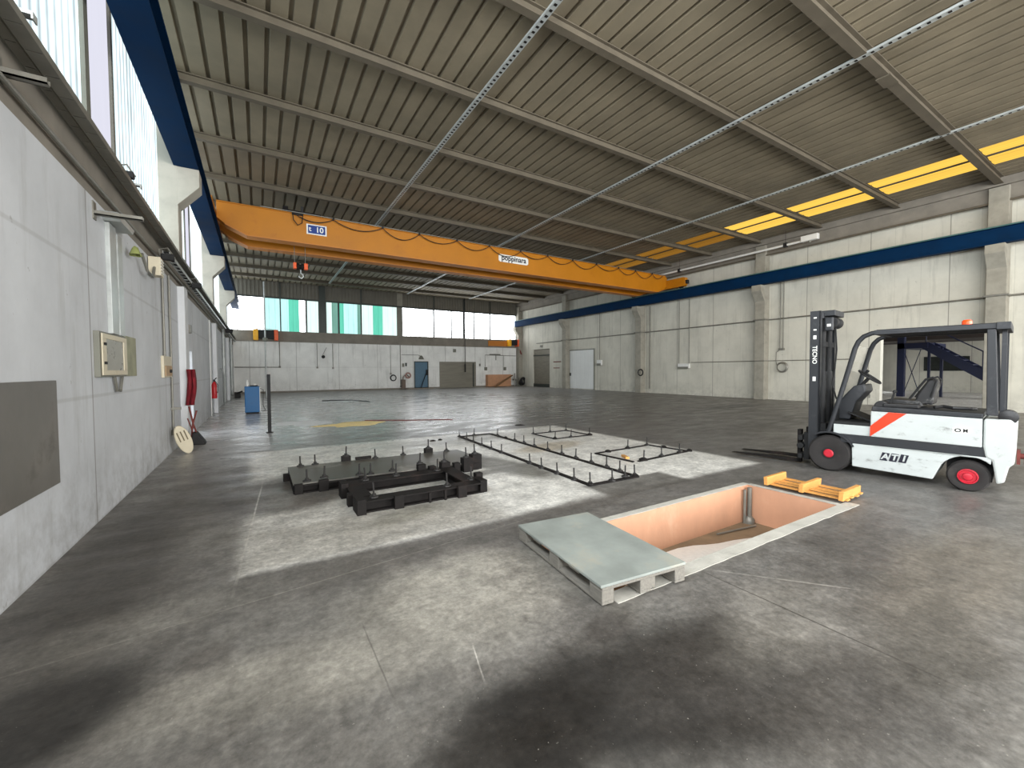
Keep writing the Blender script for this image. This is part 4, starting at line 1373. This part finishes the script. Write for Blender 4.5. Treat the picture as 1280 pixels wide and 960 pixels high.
for y, l in ((4.2, 'galvanised arm sticking out above the cable trays, nearest the camera'), (7.25, 'galvanised arm sticking out above the cable trays, beyond the duct')):
    t = thing('tray_arm', l, 'bracket', (-1.4, y, 4.02))
    b = B(); b.box(-1.55, -1.26, y - .035, y + .035, 4.025, 4.05); b.box(-1.26, -1.25, y - .035, y + .035, 4.0, 4.05); part('arm', b, M['galv'], t)
    b = B(); b.box(-1.46, -1.44, y - .02, y + .02, 3.972, 4.015); part('clip', b, M['galv_d'], t)

def ladder_tray(x0, x1, z, y0, y1, label, mm, rung=.3, hgt=.06):
    t = thing('cable_tray', label, 'cable tray', ((x0 + x1) / 2, (y0 + y1) / 2, z))
    b = B(); b.box(x0, x0 + .008, y0, y1, z, z + hgt); b.box(x1 - .008, x1, y0, y1, z, z + hgt)
    part('side_rail', b, M[mm], t)
    b = B(); y = y0
    while y < y1:
        b.box(x0 + .008, x1 - .008, y, y + (.05 if rung > .3 else rung - .012), z, z + .012); y += rung
    part('rungs', b, M[mm], t, kind='stuff')
    b = B(); 
    for k in range(3):
        xx = x0 + (x1 - x0) * (.25 + .25 * k)
        b.tube([(xx + .01 * math.sin(y * 1.3 + k), y, z + .03 + .006 * math.sin(y * 2 + k)) for y in [y0 + (y1 - y0) * i / 40 for i in range(41)]], .014, 6)
    part('cable', b, M['black'], t, smooth=True, kind='stuff')
ladder_tray(-1.49 + .02, -1.40, 3.93, -4, 35.5, 'grey cable tray along the left ledge, the one against the wall', 'galv_d', .3)
ladder_tray(-1.37, -1.27, 3.90, -4, 35.5, 'grey cable tray along the left ledge, the one farther from the wall', 'galv_d', .3)
ladder_tray(-1.40, -1.30, 3.70, 9.6, 35.3, 'lower galvanised cable tray on the left wall beyond the junction box', 'galv', .35)
b = B(); b.cyl((-1.45, -4, 3.62), (-1.45, 35, 3.62), .02, 8)
solo('wall_conduit', b, M['galv_d'], 'thin grey conduit running under the cable trays on the left wall', 'conduit', smooth=True)

def spot(y, z, x, label, mm='black', s=1):
    t = thing('floodlight', label, 'floodlight', (x, y, z))
    b = B(); b.box(x - .10 * s, x + .10 * s, y - .06 * s, y + .06 * s, z, z + .12 * s); part('housing', b, M[mm], t, bevel=.015)
    b = B(); b.tube([(x - .11 * s, y, z + .05 * s), (x - .13 * s, y, z + .20 * s), (x, y, z + .24 * s), (x + .11 * s, y, z + .05 * s)], .012, 6); part('bracket', b, M['galv_d'], t, smooth=True)
spot(7.0, 4.02, -1.34, 'small dark floodlight on the left cable trays, below the plain pane', s=.7)
spot(9.4, 3.55, -1.30, 'dark floodlight on the left wall beside the first column', s=.9)
spot(12.6, 3.62, -1.22, 'dark floodlight on the left cable trays beyond the first column')
spot(24.6, 3.50, -1.16, 'black floodlight on the left cable trays near the far wall', s=1.5)
jb = thing('junction_box', 'ribbed white junction box under the left cable trays', 'junction box', (-1.38, 9.0, 3.2))
b = B(); b.box(-1.48, -1.32, 8.85, 9.1, 3.18, 3.48); part('housing', b, M['cream'], jb, bevel=.01)
b = B()
for i in range(5): b.box(-1.32, -1.312, 8.87, 9.08, 3.22 + i * .05, 3.24 + i * .05)
part('rib', b, M['white'], jb)
b = B(); b.tube([(-1.4, 8.0, 3.32), (-1.38, 8.2, 3.12), (-1.38, 8.6, 3.1), (-1.4, 8.85, 3.3)], .02, 8)
solo('wall_cable', b, M['galv_d'], 'sagging grey cable on the left wall between duct and junction box', 'cable', smooth=True)
b = blob(-1.38, 7.5, 3.18, .07, .1, .12, 14, 5); solo('cable_bundle', b, mat('yellow green cable', (150, 158, 96), .6), 'small yellow-green cable bundle beside the galvanised duct', 'cable bundle', smooth=True)

sb = thing('switch_box', 'small cream switch box on the left wall before the column', 'switch box', (XL, 9.9, 1.5))
b = B(); b.box(XL, XL + .045, 9.72, 10.5, 1.50, 1.90); part('housing', b, M['cream'], sb, bevel=.01)
b = B(); b.box(XL + .046, XL + .06, 9.8, 10.44, 1.53, 1.72); part('cover', b, mat('tan plastic', (176, 146, 112), .6), sb, bevel=.005)
b = B(); b.lathe((XL + .06, 10.2, 1.62), (1, 0, 0), [(.035, 0), (.03, .03)], 12); part('knob', b, M['black'], sb)
for y0, z0, z1, l in ((9.9, 1.905, 3.55, 'thin vertical conduit rising left above the small cream switch box'), (10.58, .35, 3.5, 'vertical conduit running down right of the small cream switch box')):
    b = B(); b.cyl((XL + .03, y0, z0), (XL + .03, y0, z1), .02, 8)
    if z0 < 1: b.lathe((XL + .04, y0, .35), (0, 0, 1), [(.05, -.0), (.05, .1)], 10); b.box(XL, XL + .16, y0 - .02, y0 + .04, .85, .9)
    solo('wall_conduit', b, M['galv_d'], l, 'conduit', smooth=True)
# cream oval grille leaning
ov = thing('oval_grille', 'cream oval plastic grille leaning against the left wall on the floor', 'grille', (-1.28, 10.3, 0))
def ellipse_pts(rx, rz, n=28): return [(rx * math.cos(2 * PI * i / n), rz * math.sin(2 * PI * i / n)) for i in range(n)]
R_ = Matrix.Rotation(math.radians(20), 4, 'Z') @ Matrix.Rotation(math.radians(-20), 4, 'Y') @ Matrix.Rotation(math.radians(6), 4, 'X')
b = B(); b.prism(ellipse_pts(.125, .30), 'y', -.03, .02); b.v = [tuple(Matrix.Translation((-1.27, 10.25, .285)) @ R_ @ Vector(q)) for q in b.v]
part('shell', b, M['cream'], ov, bevel=.015)
for x in (-.06, 0, .06):
    b = B(); b.box(x - .01, x + .01, -.036, -.03, -.02, .18); b.v = [tuple(Matrix.Translation((-1.27, 10.25, .285)) @ R_ @ Vector(q)) for q in b.v]
    part('slot', b, mat('slot brown', (110, 98, 76), .8), ov)  # slots are thin brown bars on the uncut shell
# crossed stand with red cloth
cs = thing('folding_stand', 'folded crossed-leg stand with a dark red cloth beside the left doorway', 'folding stand', (-1.2, 11.5, 0))
b = B(); b.tube([(-1.30, 11.4, .85), (-1.24, 11.45, .45), (-1.16, 11.5, .12)], .018, 8); b.tube([(-1.18, 11.5, .75), (-1.25, 11.45, .45), (-1.28, 11.4, .04)], .018, 8); b.tube([(-1.32, 11.3, .60), (-1.25, 11.4, .3), (-1.16, 11.45, .1)], .012, 8)
part('leg', b, M['rust'], cs, smooth=True)
b = B(); b.prism([(-1.30, .0), (-1.02, .0), (-1.04, .06), (-1.18, .28), (-1.25, .28)], 'y', 11.35, 11.65); part('foot', b, M['black'], cs, bevel=.02)
b = B(); vs = []
for j in range(9):
    z = 1.66 - j * .1
    for i in range(9):
        vs.append((-1.36 + .018 * i + .02 * math.sin(j * .5), 11.66 + .03 * math.sin(i * 1.6 + j * .3), z))
fs = [(j * 9 + i, j * 9 + i + 1, (j + 1) * 9 + i + 1, (j + 1) * 9 + i) for j in range(8) for i in range(8)]
b.add(vs, fs)
o = part('cloth', b, M['darkred'], cs, smooth=True, label='dark red cloth'); md = o.modifiers.new('thick', 'SOLIDIFY'); md.thickness = .02

def extinguisher(x, y, z, label):
    t = thing('fire_extinguisher', label, 'fire extinguisher', (x, y, z))
    b = B(); b.lathe((x, y, z), (0, 0, 1), [(.075, 0), (.085, .03), (.085, .5), (.05, .58), (.025, .62)], 18); part('cylinder', b, M['red'], t, smooth=True)
    b = B(); b.box(x - .03, x + .03, y - .03, y + .03, z + .62, z + .70); b.bar((x, y, z + .68), (x + .08, y - .1, z + .76), .03, .02); part('valve', b, M['black'], t)
    b = B(); b.tube([(x + .02, y, z + .66), (x + .11, y - .03, z + .5), (x + .1, y - .05, z + .2)], .012, 6); part('hose', b, M['black'], t, smooth=True)
    b = B(); b.box(x + .080, x + .088, y - .04, y + .04, z + .25, z + .42); part('sticker', b, M['signwhite'], t)
extinguisher(XL + .10, 18.9, .62, 'red fire extinguisher hung on the left wall')
b = B(); b.box(XL, XL + .02, 18.8, 18.98, 0, 3.5); solo('wall_strip', b, M['white'], 'thin white vertical strip on the left wall behind the fire extinguisher', 'strip')
b = B(); b.cyl((XL + .03, 12.45, 2.2), (XL + .03, 12.45, 3.6), .025, 8); b.box(XL, XL + .12, 12.7, 12.95, 2.55, 2.75)
solo('wall_socket', b, M['galv_d'], 'grey socket and conduit above the left doorway', 'socket')
# pipes and fittings in the far left corner
for (y, x, l) in ((25.0, XL + .06, 'vertical grey pipe on the left wall near the far corner, nearer the camera'), (31.5, XL + .08, 'vertical pale pipe on the left wall near the far corner, farther from the camera')):
    b = B(); b.cyl((x, y, .1), (x, y, 3.7), .06, 10); b.lathe((x, y, 1.9), (0, 0, 1), [(.1, 0), (.1, .35)], 10)
    solo('wall_pipe', b, M['galv'], l, 'pipe', smooth=True)
b = B(); b.tube([(XL + .1, 22.3, 1.75), (XL + .18, 22.6, 1.5), (XL + .1, 24.0, .05)], .03, 8)
solo('leaning_pole', b, M['galv'], 'pale pole leaning on the left wall beyond the fire extinguisher', 'pole', smooth=True)
b = B(); b.box(-1.25, -.95, 30.5, 31, .0, .35); b.cyl((-1.1, 30.4, .3), (-.85, 30.2, .4), .05, 8)
solo('small_pump', b, M['black'], 'small black pump on the floor in the far left corner', 'pump')

# ================================================================== FAR WALL OBJECTS
def hoist_box(x0, x1, z0, z1, label):
    t = thing('end_stop_box', label, 'hoist box', ((x0 + x1) / 2, YF - .5, z0))
    w_ = x1 - x0
    b = B(); b.box(x0, x0 + w_ * .2, YF - .7, YF - .13, z0, z1); part('end_plate', b, M['yellow'], t, bevel=.02)
    b = B(); b.box(x1 - w_ * .16, x1, YF - .7, YF - .13, z0, z1); part('end_plate', b, M['orange'], t, bevel=.02)
    b = B(); b.box(x0 + w_ * .2, x1 - w_ * .16, YF - .66, YF - .13, z0 + .12, z1 - .02); part('motor', b, M['black'], t, bevel=.03)
    b = B(); b.tube([(x0 + .1, YF - .4, z1), (x0 + w_ * .4, YF - .4, z1 + .1), (x1 - .1, YF - .4, z1)], .02, 6); part('top_cable', b, M['galv'], t, smooth=True)
hoist_box(-.24, 1.34, 3.9, 4.68, 'black motor box with yellow end plates on the far ledge, at the left')
hoist_box(21.3, 22.42, 3.98, 4.66, 'black motor box with yellow end plates on the far ledge, in the right corner')
b = B(); b.box(19.2, 21.28, YF - .2, YF - .121, 3.98, 4.5); solo('orange_beam', b, M['craneflange'], 'faded orange beam on the far ledge beside the right motor box', 'beam')
b = B(); b.bar((22.5, YF - .3, 4.1), (22.75, YF - .6, 3.2), .12, .12); solo('rusty_strut', b, M['rust'], 'rusty strut in the far right corner', 'strut')
b = B(); b.tube([(XL + .05, YF - .04, 1.93), (1.42, YF - .04, 1.93), (1.42, YF - .04, 3.85)], .035, 8); b.lathe((1.42, YF - .05, 1.88), (0, 0, 1), [(.07, 0), (.07, .14)], 10)
solo('air_pipe', b, M['galv_d'], 'grey pipe turning up on the left of the far wall', 'pipe', smooth=True)
def dropper(x, z0, z1, label, wd=.02):
    b = B(); b.cyl((x, YF - .03, z0), (x, YF - .03, z1), wd, 8); b.box(x - .06, x + .06, YF - .08, YF - .0, z0 - .12, z0 + .02)
    solo('conduit_drop', b, M['galv_d'], label, 'conduit', smooth=True)
dropper(4.0, 1.95, 3.8, 'thin conduit on the far wall left of the dark round vent')
dropper(5.15, 1.9, 3.8, 'thin conduit on the far wall right of the dark round vent')
dropper(9.75, 1.4, 3.8, 'thin conduit above the hose coil on the far wall')
dropper(10.6, .3, 3.84, 'dark pipe on the far wall right of the hose coil', .035)
b = B(); b.lathe((4.45, YF - .06, 2.75), (0, 1, 0), [(.13, 0), (.13, .06)], 16); b.bar((4.4, YF - .04, 2.9), (4.7, YF - .04, 3.5), .04, .02)
solo('round_vent', b, M['black'], 'dark round vent on the white far wall', 'vent', smooth=True)
def coil(c, ax, R, label, n=3, mm='black', nm='hose_coil'):
    b = B(); r = .028
    for i in range(n): b.ring(Vector(c) + Vector(ax) * (i * r * 1.3) * .6, ax, R - .02 * i, r, 24, 6)
    solo(nm, b, M[mm], label, 'hose', smooth=True)
coil((9.95, YF - .08, 1.0), (0, -1, 0), .26, 'black hose coil hung on the far wall left of the blue door')
hc = thing('hose_trolley', 'old brown hose trolley by the blue door on the far wall', 'trolley', (10.95, YF - .4, 0))
b = B(); b.tube([(10.6, YF - .3, 0), (10.75, YF - .35, 1.1), (11.0, YF - .4, 1.3), (11.25, YF - .4, 1.05)], .05, 8); b.box(10.6, 10.9, YF - .5, YF - .2, .1, .85); part('frame', b, mat('brown trolley', (112, 98, 88), .8), hc, smooth=True)
b = B(); b.ring((11.15, YF - .42, 1.2), (0, 1, 0), .22, .05, 18, 6); part('hose', b, mat('red hose', (160, 116, 106), .7), hc, smooth=True)
b = B(); b.box(10.75, 10.95, YF - .02, YF - .001, 1.95, 2.25); solo('notice_sign', b, M['mullgrey'], 'small grey notice on the far wall left of the blue door', 'sign')
b = B(); b.box(11.02, 11.18, YF - .02, YF - .001, 2.0, 2.3); solo('notice_sign', b, M['mull'], 'small dark notice on the far wall nearest the blue door', 'sign')
b = B(); b.box(18.25, 18.42, YF - .02, YF - .001, 2.0, 2.25); solo('notice_sign', b, M['mullgrey'], 'small grey notice on the far wall right of the roller door', 'sign')
lp = thing('door_lamp', 'small domed lamp over the blue door', 'lamp', (12.45, YF, 2.62))
b = B(); b.lathe((12.45, YF - .12, 2.62), (0, 0, 1), [(.24, 0), (.2, .12), (.1, .28), (.05, .33)], 16); part('shade', b, M['mullgrey'], lp, smooth=True)
b = B(); b.tube([(12.4, YF - .05, 2.9), (12.2, YF - .03, 3.0), (10.7, YF - .03, 3.0)], .02, 6); part('cable', b, M['galv_d'], lp, smooth=True)
b = B(); b.bar((12.3, YF - .35, 0.02), (12.95, YF - .12, 1.55), .06, .04); b.box(12.88, 13.08, YF - .16, YF - .08, 1.2, 1.7)
solo('broom', b, M['black'], 'black broom leaning across the blue door', 'broom')
b = B(); b.box(10.9, 13.3, YF - 1.0, YF - .55, 0, .09)
solo('rubble_strip', b, mat('rubble', (140, 132, 122), .9), 'low strip of rubble on the floor before the blue door', 'rubble', bevel=.03)
b = B(); b.cyl((16.6, YF - .4, 1.55), (16.6, YF - .4, 8.31), .03, 8); b.box(16.55, 16.65, YF - .46, YF - .36, 1.45, 2.2)
solo('pendant_cable', b, M['black'], 'black pendant control cable hanging before the grey roller door', 'cable')
b = B(); b.box(15.55, 15.8, YF - .15, YF - .01, 3.3, 3.6); solo('alarm_box', b, M['mullgrey'], 'small grey box on the far wall above the roller door', 'box')
# pipework and sockets on the right part of the far wall
b = B(); b.tube([(18.9, YF - .04, 1.95), (18.9, YF - .04, 3.1), (22.4, YF - .04, 3.05)], .03, 8); b.cyl((20.1, YF - .05, 3.15), (20.1, YF - .05, 2.6), .04, 8); b.cyl((21.0, YF - .04, 3.05), (21.0, YF - .04, 1.95), .02, 8)
b.cyl((19.4, YF - .04, 3.16), (20.6, YF - .04, 3.16), .05, 8)
solo('air_pipe', b, M['galv_d'], 'branched grey air pipe on the far wall above the timber crate', 'pipe', smooth=True)
for x, l in ((18.95, 'grey socket box on the far wall, left above the timber crate'), (21.1, 'grey socket box on the far wall, right above the timber crate')):
    b = B(); b.box(x - .12, x + .14, YF - .12, YF, 1.6, 1.92); b.lathe((x, YF - .12, 1.7), (0, -1, 0), [(.07, 0), (.05, .06)], 10)
    solo('socket_box', b, M['mullgrey'], l, 'socket')
cr2 = thing('timber_crate', 'brown timber crate standing on the floor against the far wall', 'crate', (20.2, YF - .4, 0))
for i in range(4):
    b = B(); b.box(18.9, 21.5, YF - .62, YF - .59, .05 + i * .29, .32 + i * .29); part('front_board', b, M['carton'], cr2, bevel=.005)
b = B(); b.box(18.92, 21.48, YF - .588, YF - .1, .03, 1.18); part('body', b, M['carton'], cr2)
b = B(); b.bar((19.2, YF - 1.5, .03), (21.6, YF - .7, 1.1), .16, .08); solo('timber_plank', b, mat('dark timber', (122, 92, 58), .8), 'dark timber plank leaning on the crate by the far wall', 'plank')
b = B()
b.cyl((22.0, YF - .5, 0), (22.0, YF - .5, 1.3), .06, 8); b.cyl((22.25, YF - .5, 0), (22.25, YF - .5, 1.1), .04, 8); b.box(21.8, 22.4, YF - .6, YF - .4, .6, .75)
solo('pipe_stand', b, M['galv_d'], 'grey pipe stand beside the timber crate in the far right corner', 'stand')
b = B()
for i in range(5): b.ring((22.55, YF - 1.0 - .05 * i, .5), (.4 + .1 * i, -1, .2 * (i - 2)), .42 - .03 * i, .045, 20, 6)
solo('hose_coil', b, M['black'], 'large tangled black hose coil on the floor in the far right corner', 'hose', smooth=True)

# ================================================================== RIGHT WALL OBJECTS
def cond(pts, r, label, mm='galv_d', nm='wall_conduit'):
    b = B(); b.tube(pts, r, 8); return solo(nm, b, M[mm], label, 'conduit', smooth=True)
XC = XR - .06
def skirt(z, y0, y1, r, label):
    """conduit along the wall stepping round the columns"""
    pts = [(XC, y1, z)]
    ys = [COL0 + BAY * i for i in range(3, -1, -1)]
    for yc in ys:
        if y0 < yc < y1:
            pts += [(XC, yc + .30, z), (22.42, yc + .29, z), (22.42, yc - .29, z), (XC, yc - .30, z)]
    pts.append((XC, y0, z))
    return cond(pts, r, label)
skirt(4.16, 2.0, 33.0, .035, 'long grey conduit running high along the right wall')
skirt(2.02, 8.0, 16.3, .018, 'thin grey conduit running low along the right wall behind the forklift mast')
for y, z0, z1, l in ((17.15, 1.95, 5.95, 'vertical conduit above the twin socket box on the right wall, left one'), (16.42, 1.95, 5.95, 'vertical conduit above the twin socket box on the right wall, right one'),
                     (24.35, 2.4, 6.0, 'vertical conduit beside the tall white door on the right wall'), (11.15, 2.62, 6.0, 'vertical conduit above the coiled hose on the right wall, left one'), (11.0, 2.62, 6.0, 'vertical conduit above the coiled hose on the right wall, right one'),
                     (19.45, .3, 5.9, 'dark vertical pipe beside the column under the crane end')):
    cond([(XC, y, z0), (XC, y, z1)], .022 if y != 19.45 else .04, l)
def socket(y, z, w_, h, label):
    t = thing('socket_box', label, 'socket', (XR, y, z))
    b = B(); b.box(XR - .14, XR - .002, y - w_ / 2, y + w_ / 2, z, z + h); part('housing', b, M['white'], t, bevel=.015)
    b = B(); b.box(XR - .20, XR - .14, y - w_ / 2 + .04, y + w_ / 2 - .04, z - .03, z + h * .35); part('socket_cover', b, M['mullgrey'], t, bevel=.01)
socket(16.78, 1.66, .8, .30, 'white twin socket box on the right wall between two columns')
socket(24.35, 1.95, .5, .42, 'white socket box on the right wall beside the tall white door')
hs = thing('hanging_hose', 'coiled grey hose hanging on the right wall left of the forklift mast', 'hose', (XR - .1, 11.05, 1.4))
b = B()
for i in range(4): b.ring((XR - .10 - .02 * i, 11.0, 1.68), (1, 0, .0), .26 - .015 * i, .02, 24, 6)
part('coil', b, M['galv_d'], hs, smooth=True)
b = B(); b.tube([(XR - .08, 11.1, 2.6), (XR - .1, 11.3, 2.45), (XR - .1, 11.32, 2.0), (XR - .1, 11.25, 1.75)], .02, 6); part('hose_lead', b, M['galv_d'], hs, smooth=True)
b = B(); b.box(XR - .1, XR, 10.95, 11.2, 2.55, 2.65); part('tap', b, M['galv_d'], hs)
coil((XR - .52, 19.85, 1.4), (-1, 0, 0), .22, 'black hose coil on the column under the crane end', 2)
b = B(); b.box(XR - .02, XR - .001, 29.3, 30.4, 2.3, 2.38); solo('wall_marking', b, M['rust'], 'short brown strip on the right wall, upper of two by the far doorway', 'strip')
b = B(); b.box(XR - .02, XR - .001, 29.5, 30.4, 1.75, 1.82); solo('wall_marking', b, M['rust'], 'short brown strip on the right wall, lower of two by the far doorway', 'strip')
b = B(); b.box(XR - .1, XR, 32.1, 32.4, 3.75, 3.95); solo('alarm_box', b, M['mullgrey'], 'small box over the far doorway in the right wall', 'box')
b = B(); b.tube([(XR - .05, 7.45, .3), (XR - .05, 7.45, .45), (XR - .12, 7.45, .45)], .03, 8); solo('wall_tap', b, M['galv_d'], 'small wall tap low on the right wall beside the forklift mast', 'tap', smooth=True)

# long heating tube under the roof on the right
ht = thing('heating_tube', 'long white radiant tube hung under the roof along the right wall', 'heater', (22.1, 14, 7.5))
b = B(); b.cyl((22.1, 9.9, 7.62), (22.1, 18.3, 7.62), .055, 12); part('tube', b, M['white'], ht, smooth=True)
b = B(); b.box(22.0, 22.22, 9.2, 9.9, 7.56, 7.82); part('burner', b, M['white'], ht, bevel=.02)
b = B(); b.lathe((22.1, 9.55, 7.48), (0, 0, 1), [(.06, 0), (.06, .08)], 12); part('fan_inlet', b, M['mullgrey'], ht)
for y in (10.6, 16.6):
    b = B(); b.box(22.03, 22.17, y - .08, y + .08, 7.52, 7.72); b.cyl((22.1, y, 7.7), (22.1, y, 8.3), .01, 6); part('hanger', b, M['black'], ht)

# light channels under the roof
def channel_run(x, y0, y1, label):
    t = thing('cable_channel', label, 'cable channel', (x, (y0 + y1) / 2, 8.05))
    b = B(); b.box(x - .06, x + .06, y0, y1, 8.075, 8.085); b.box(x - .06, x - .052, y0, y1, 8.085, 8.12); b.box(x + .052, x + .06, y0, y1, 8.085, 8.12)
    part('channel', b, M['galv'], t)
    b = B()
    y = y0
    while y < y1:
        b.box(x - .03, x + .03, y, y + .05, 8.07, 8.076); y += .14
    part('slot', b, M['dsteel'], t, kind='stuff')
channel_run(4.65, 2.0, 33.5, 'galvanised cable channel hung under the roof along the hall, leftmost of three')
channel_run(10.9, -2.0, 34.8, 'galvanised cable channel hung under the roof along the hall, middle of three')
channel_run(16.5, -2.0, 34.5, 'galvanised cable channel hung under the roof along the hall, rightmost of three')
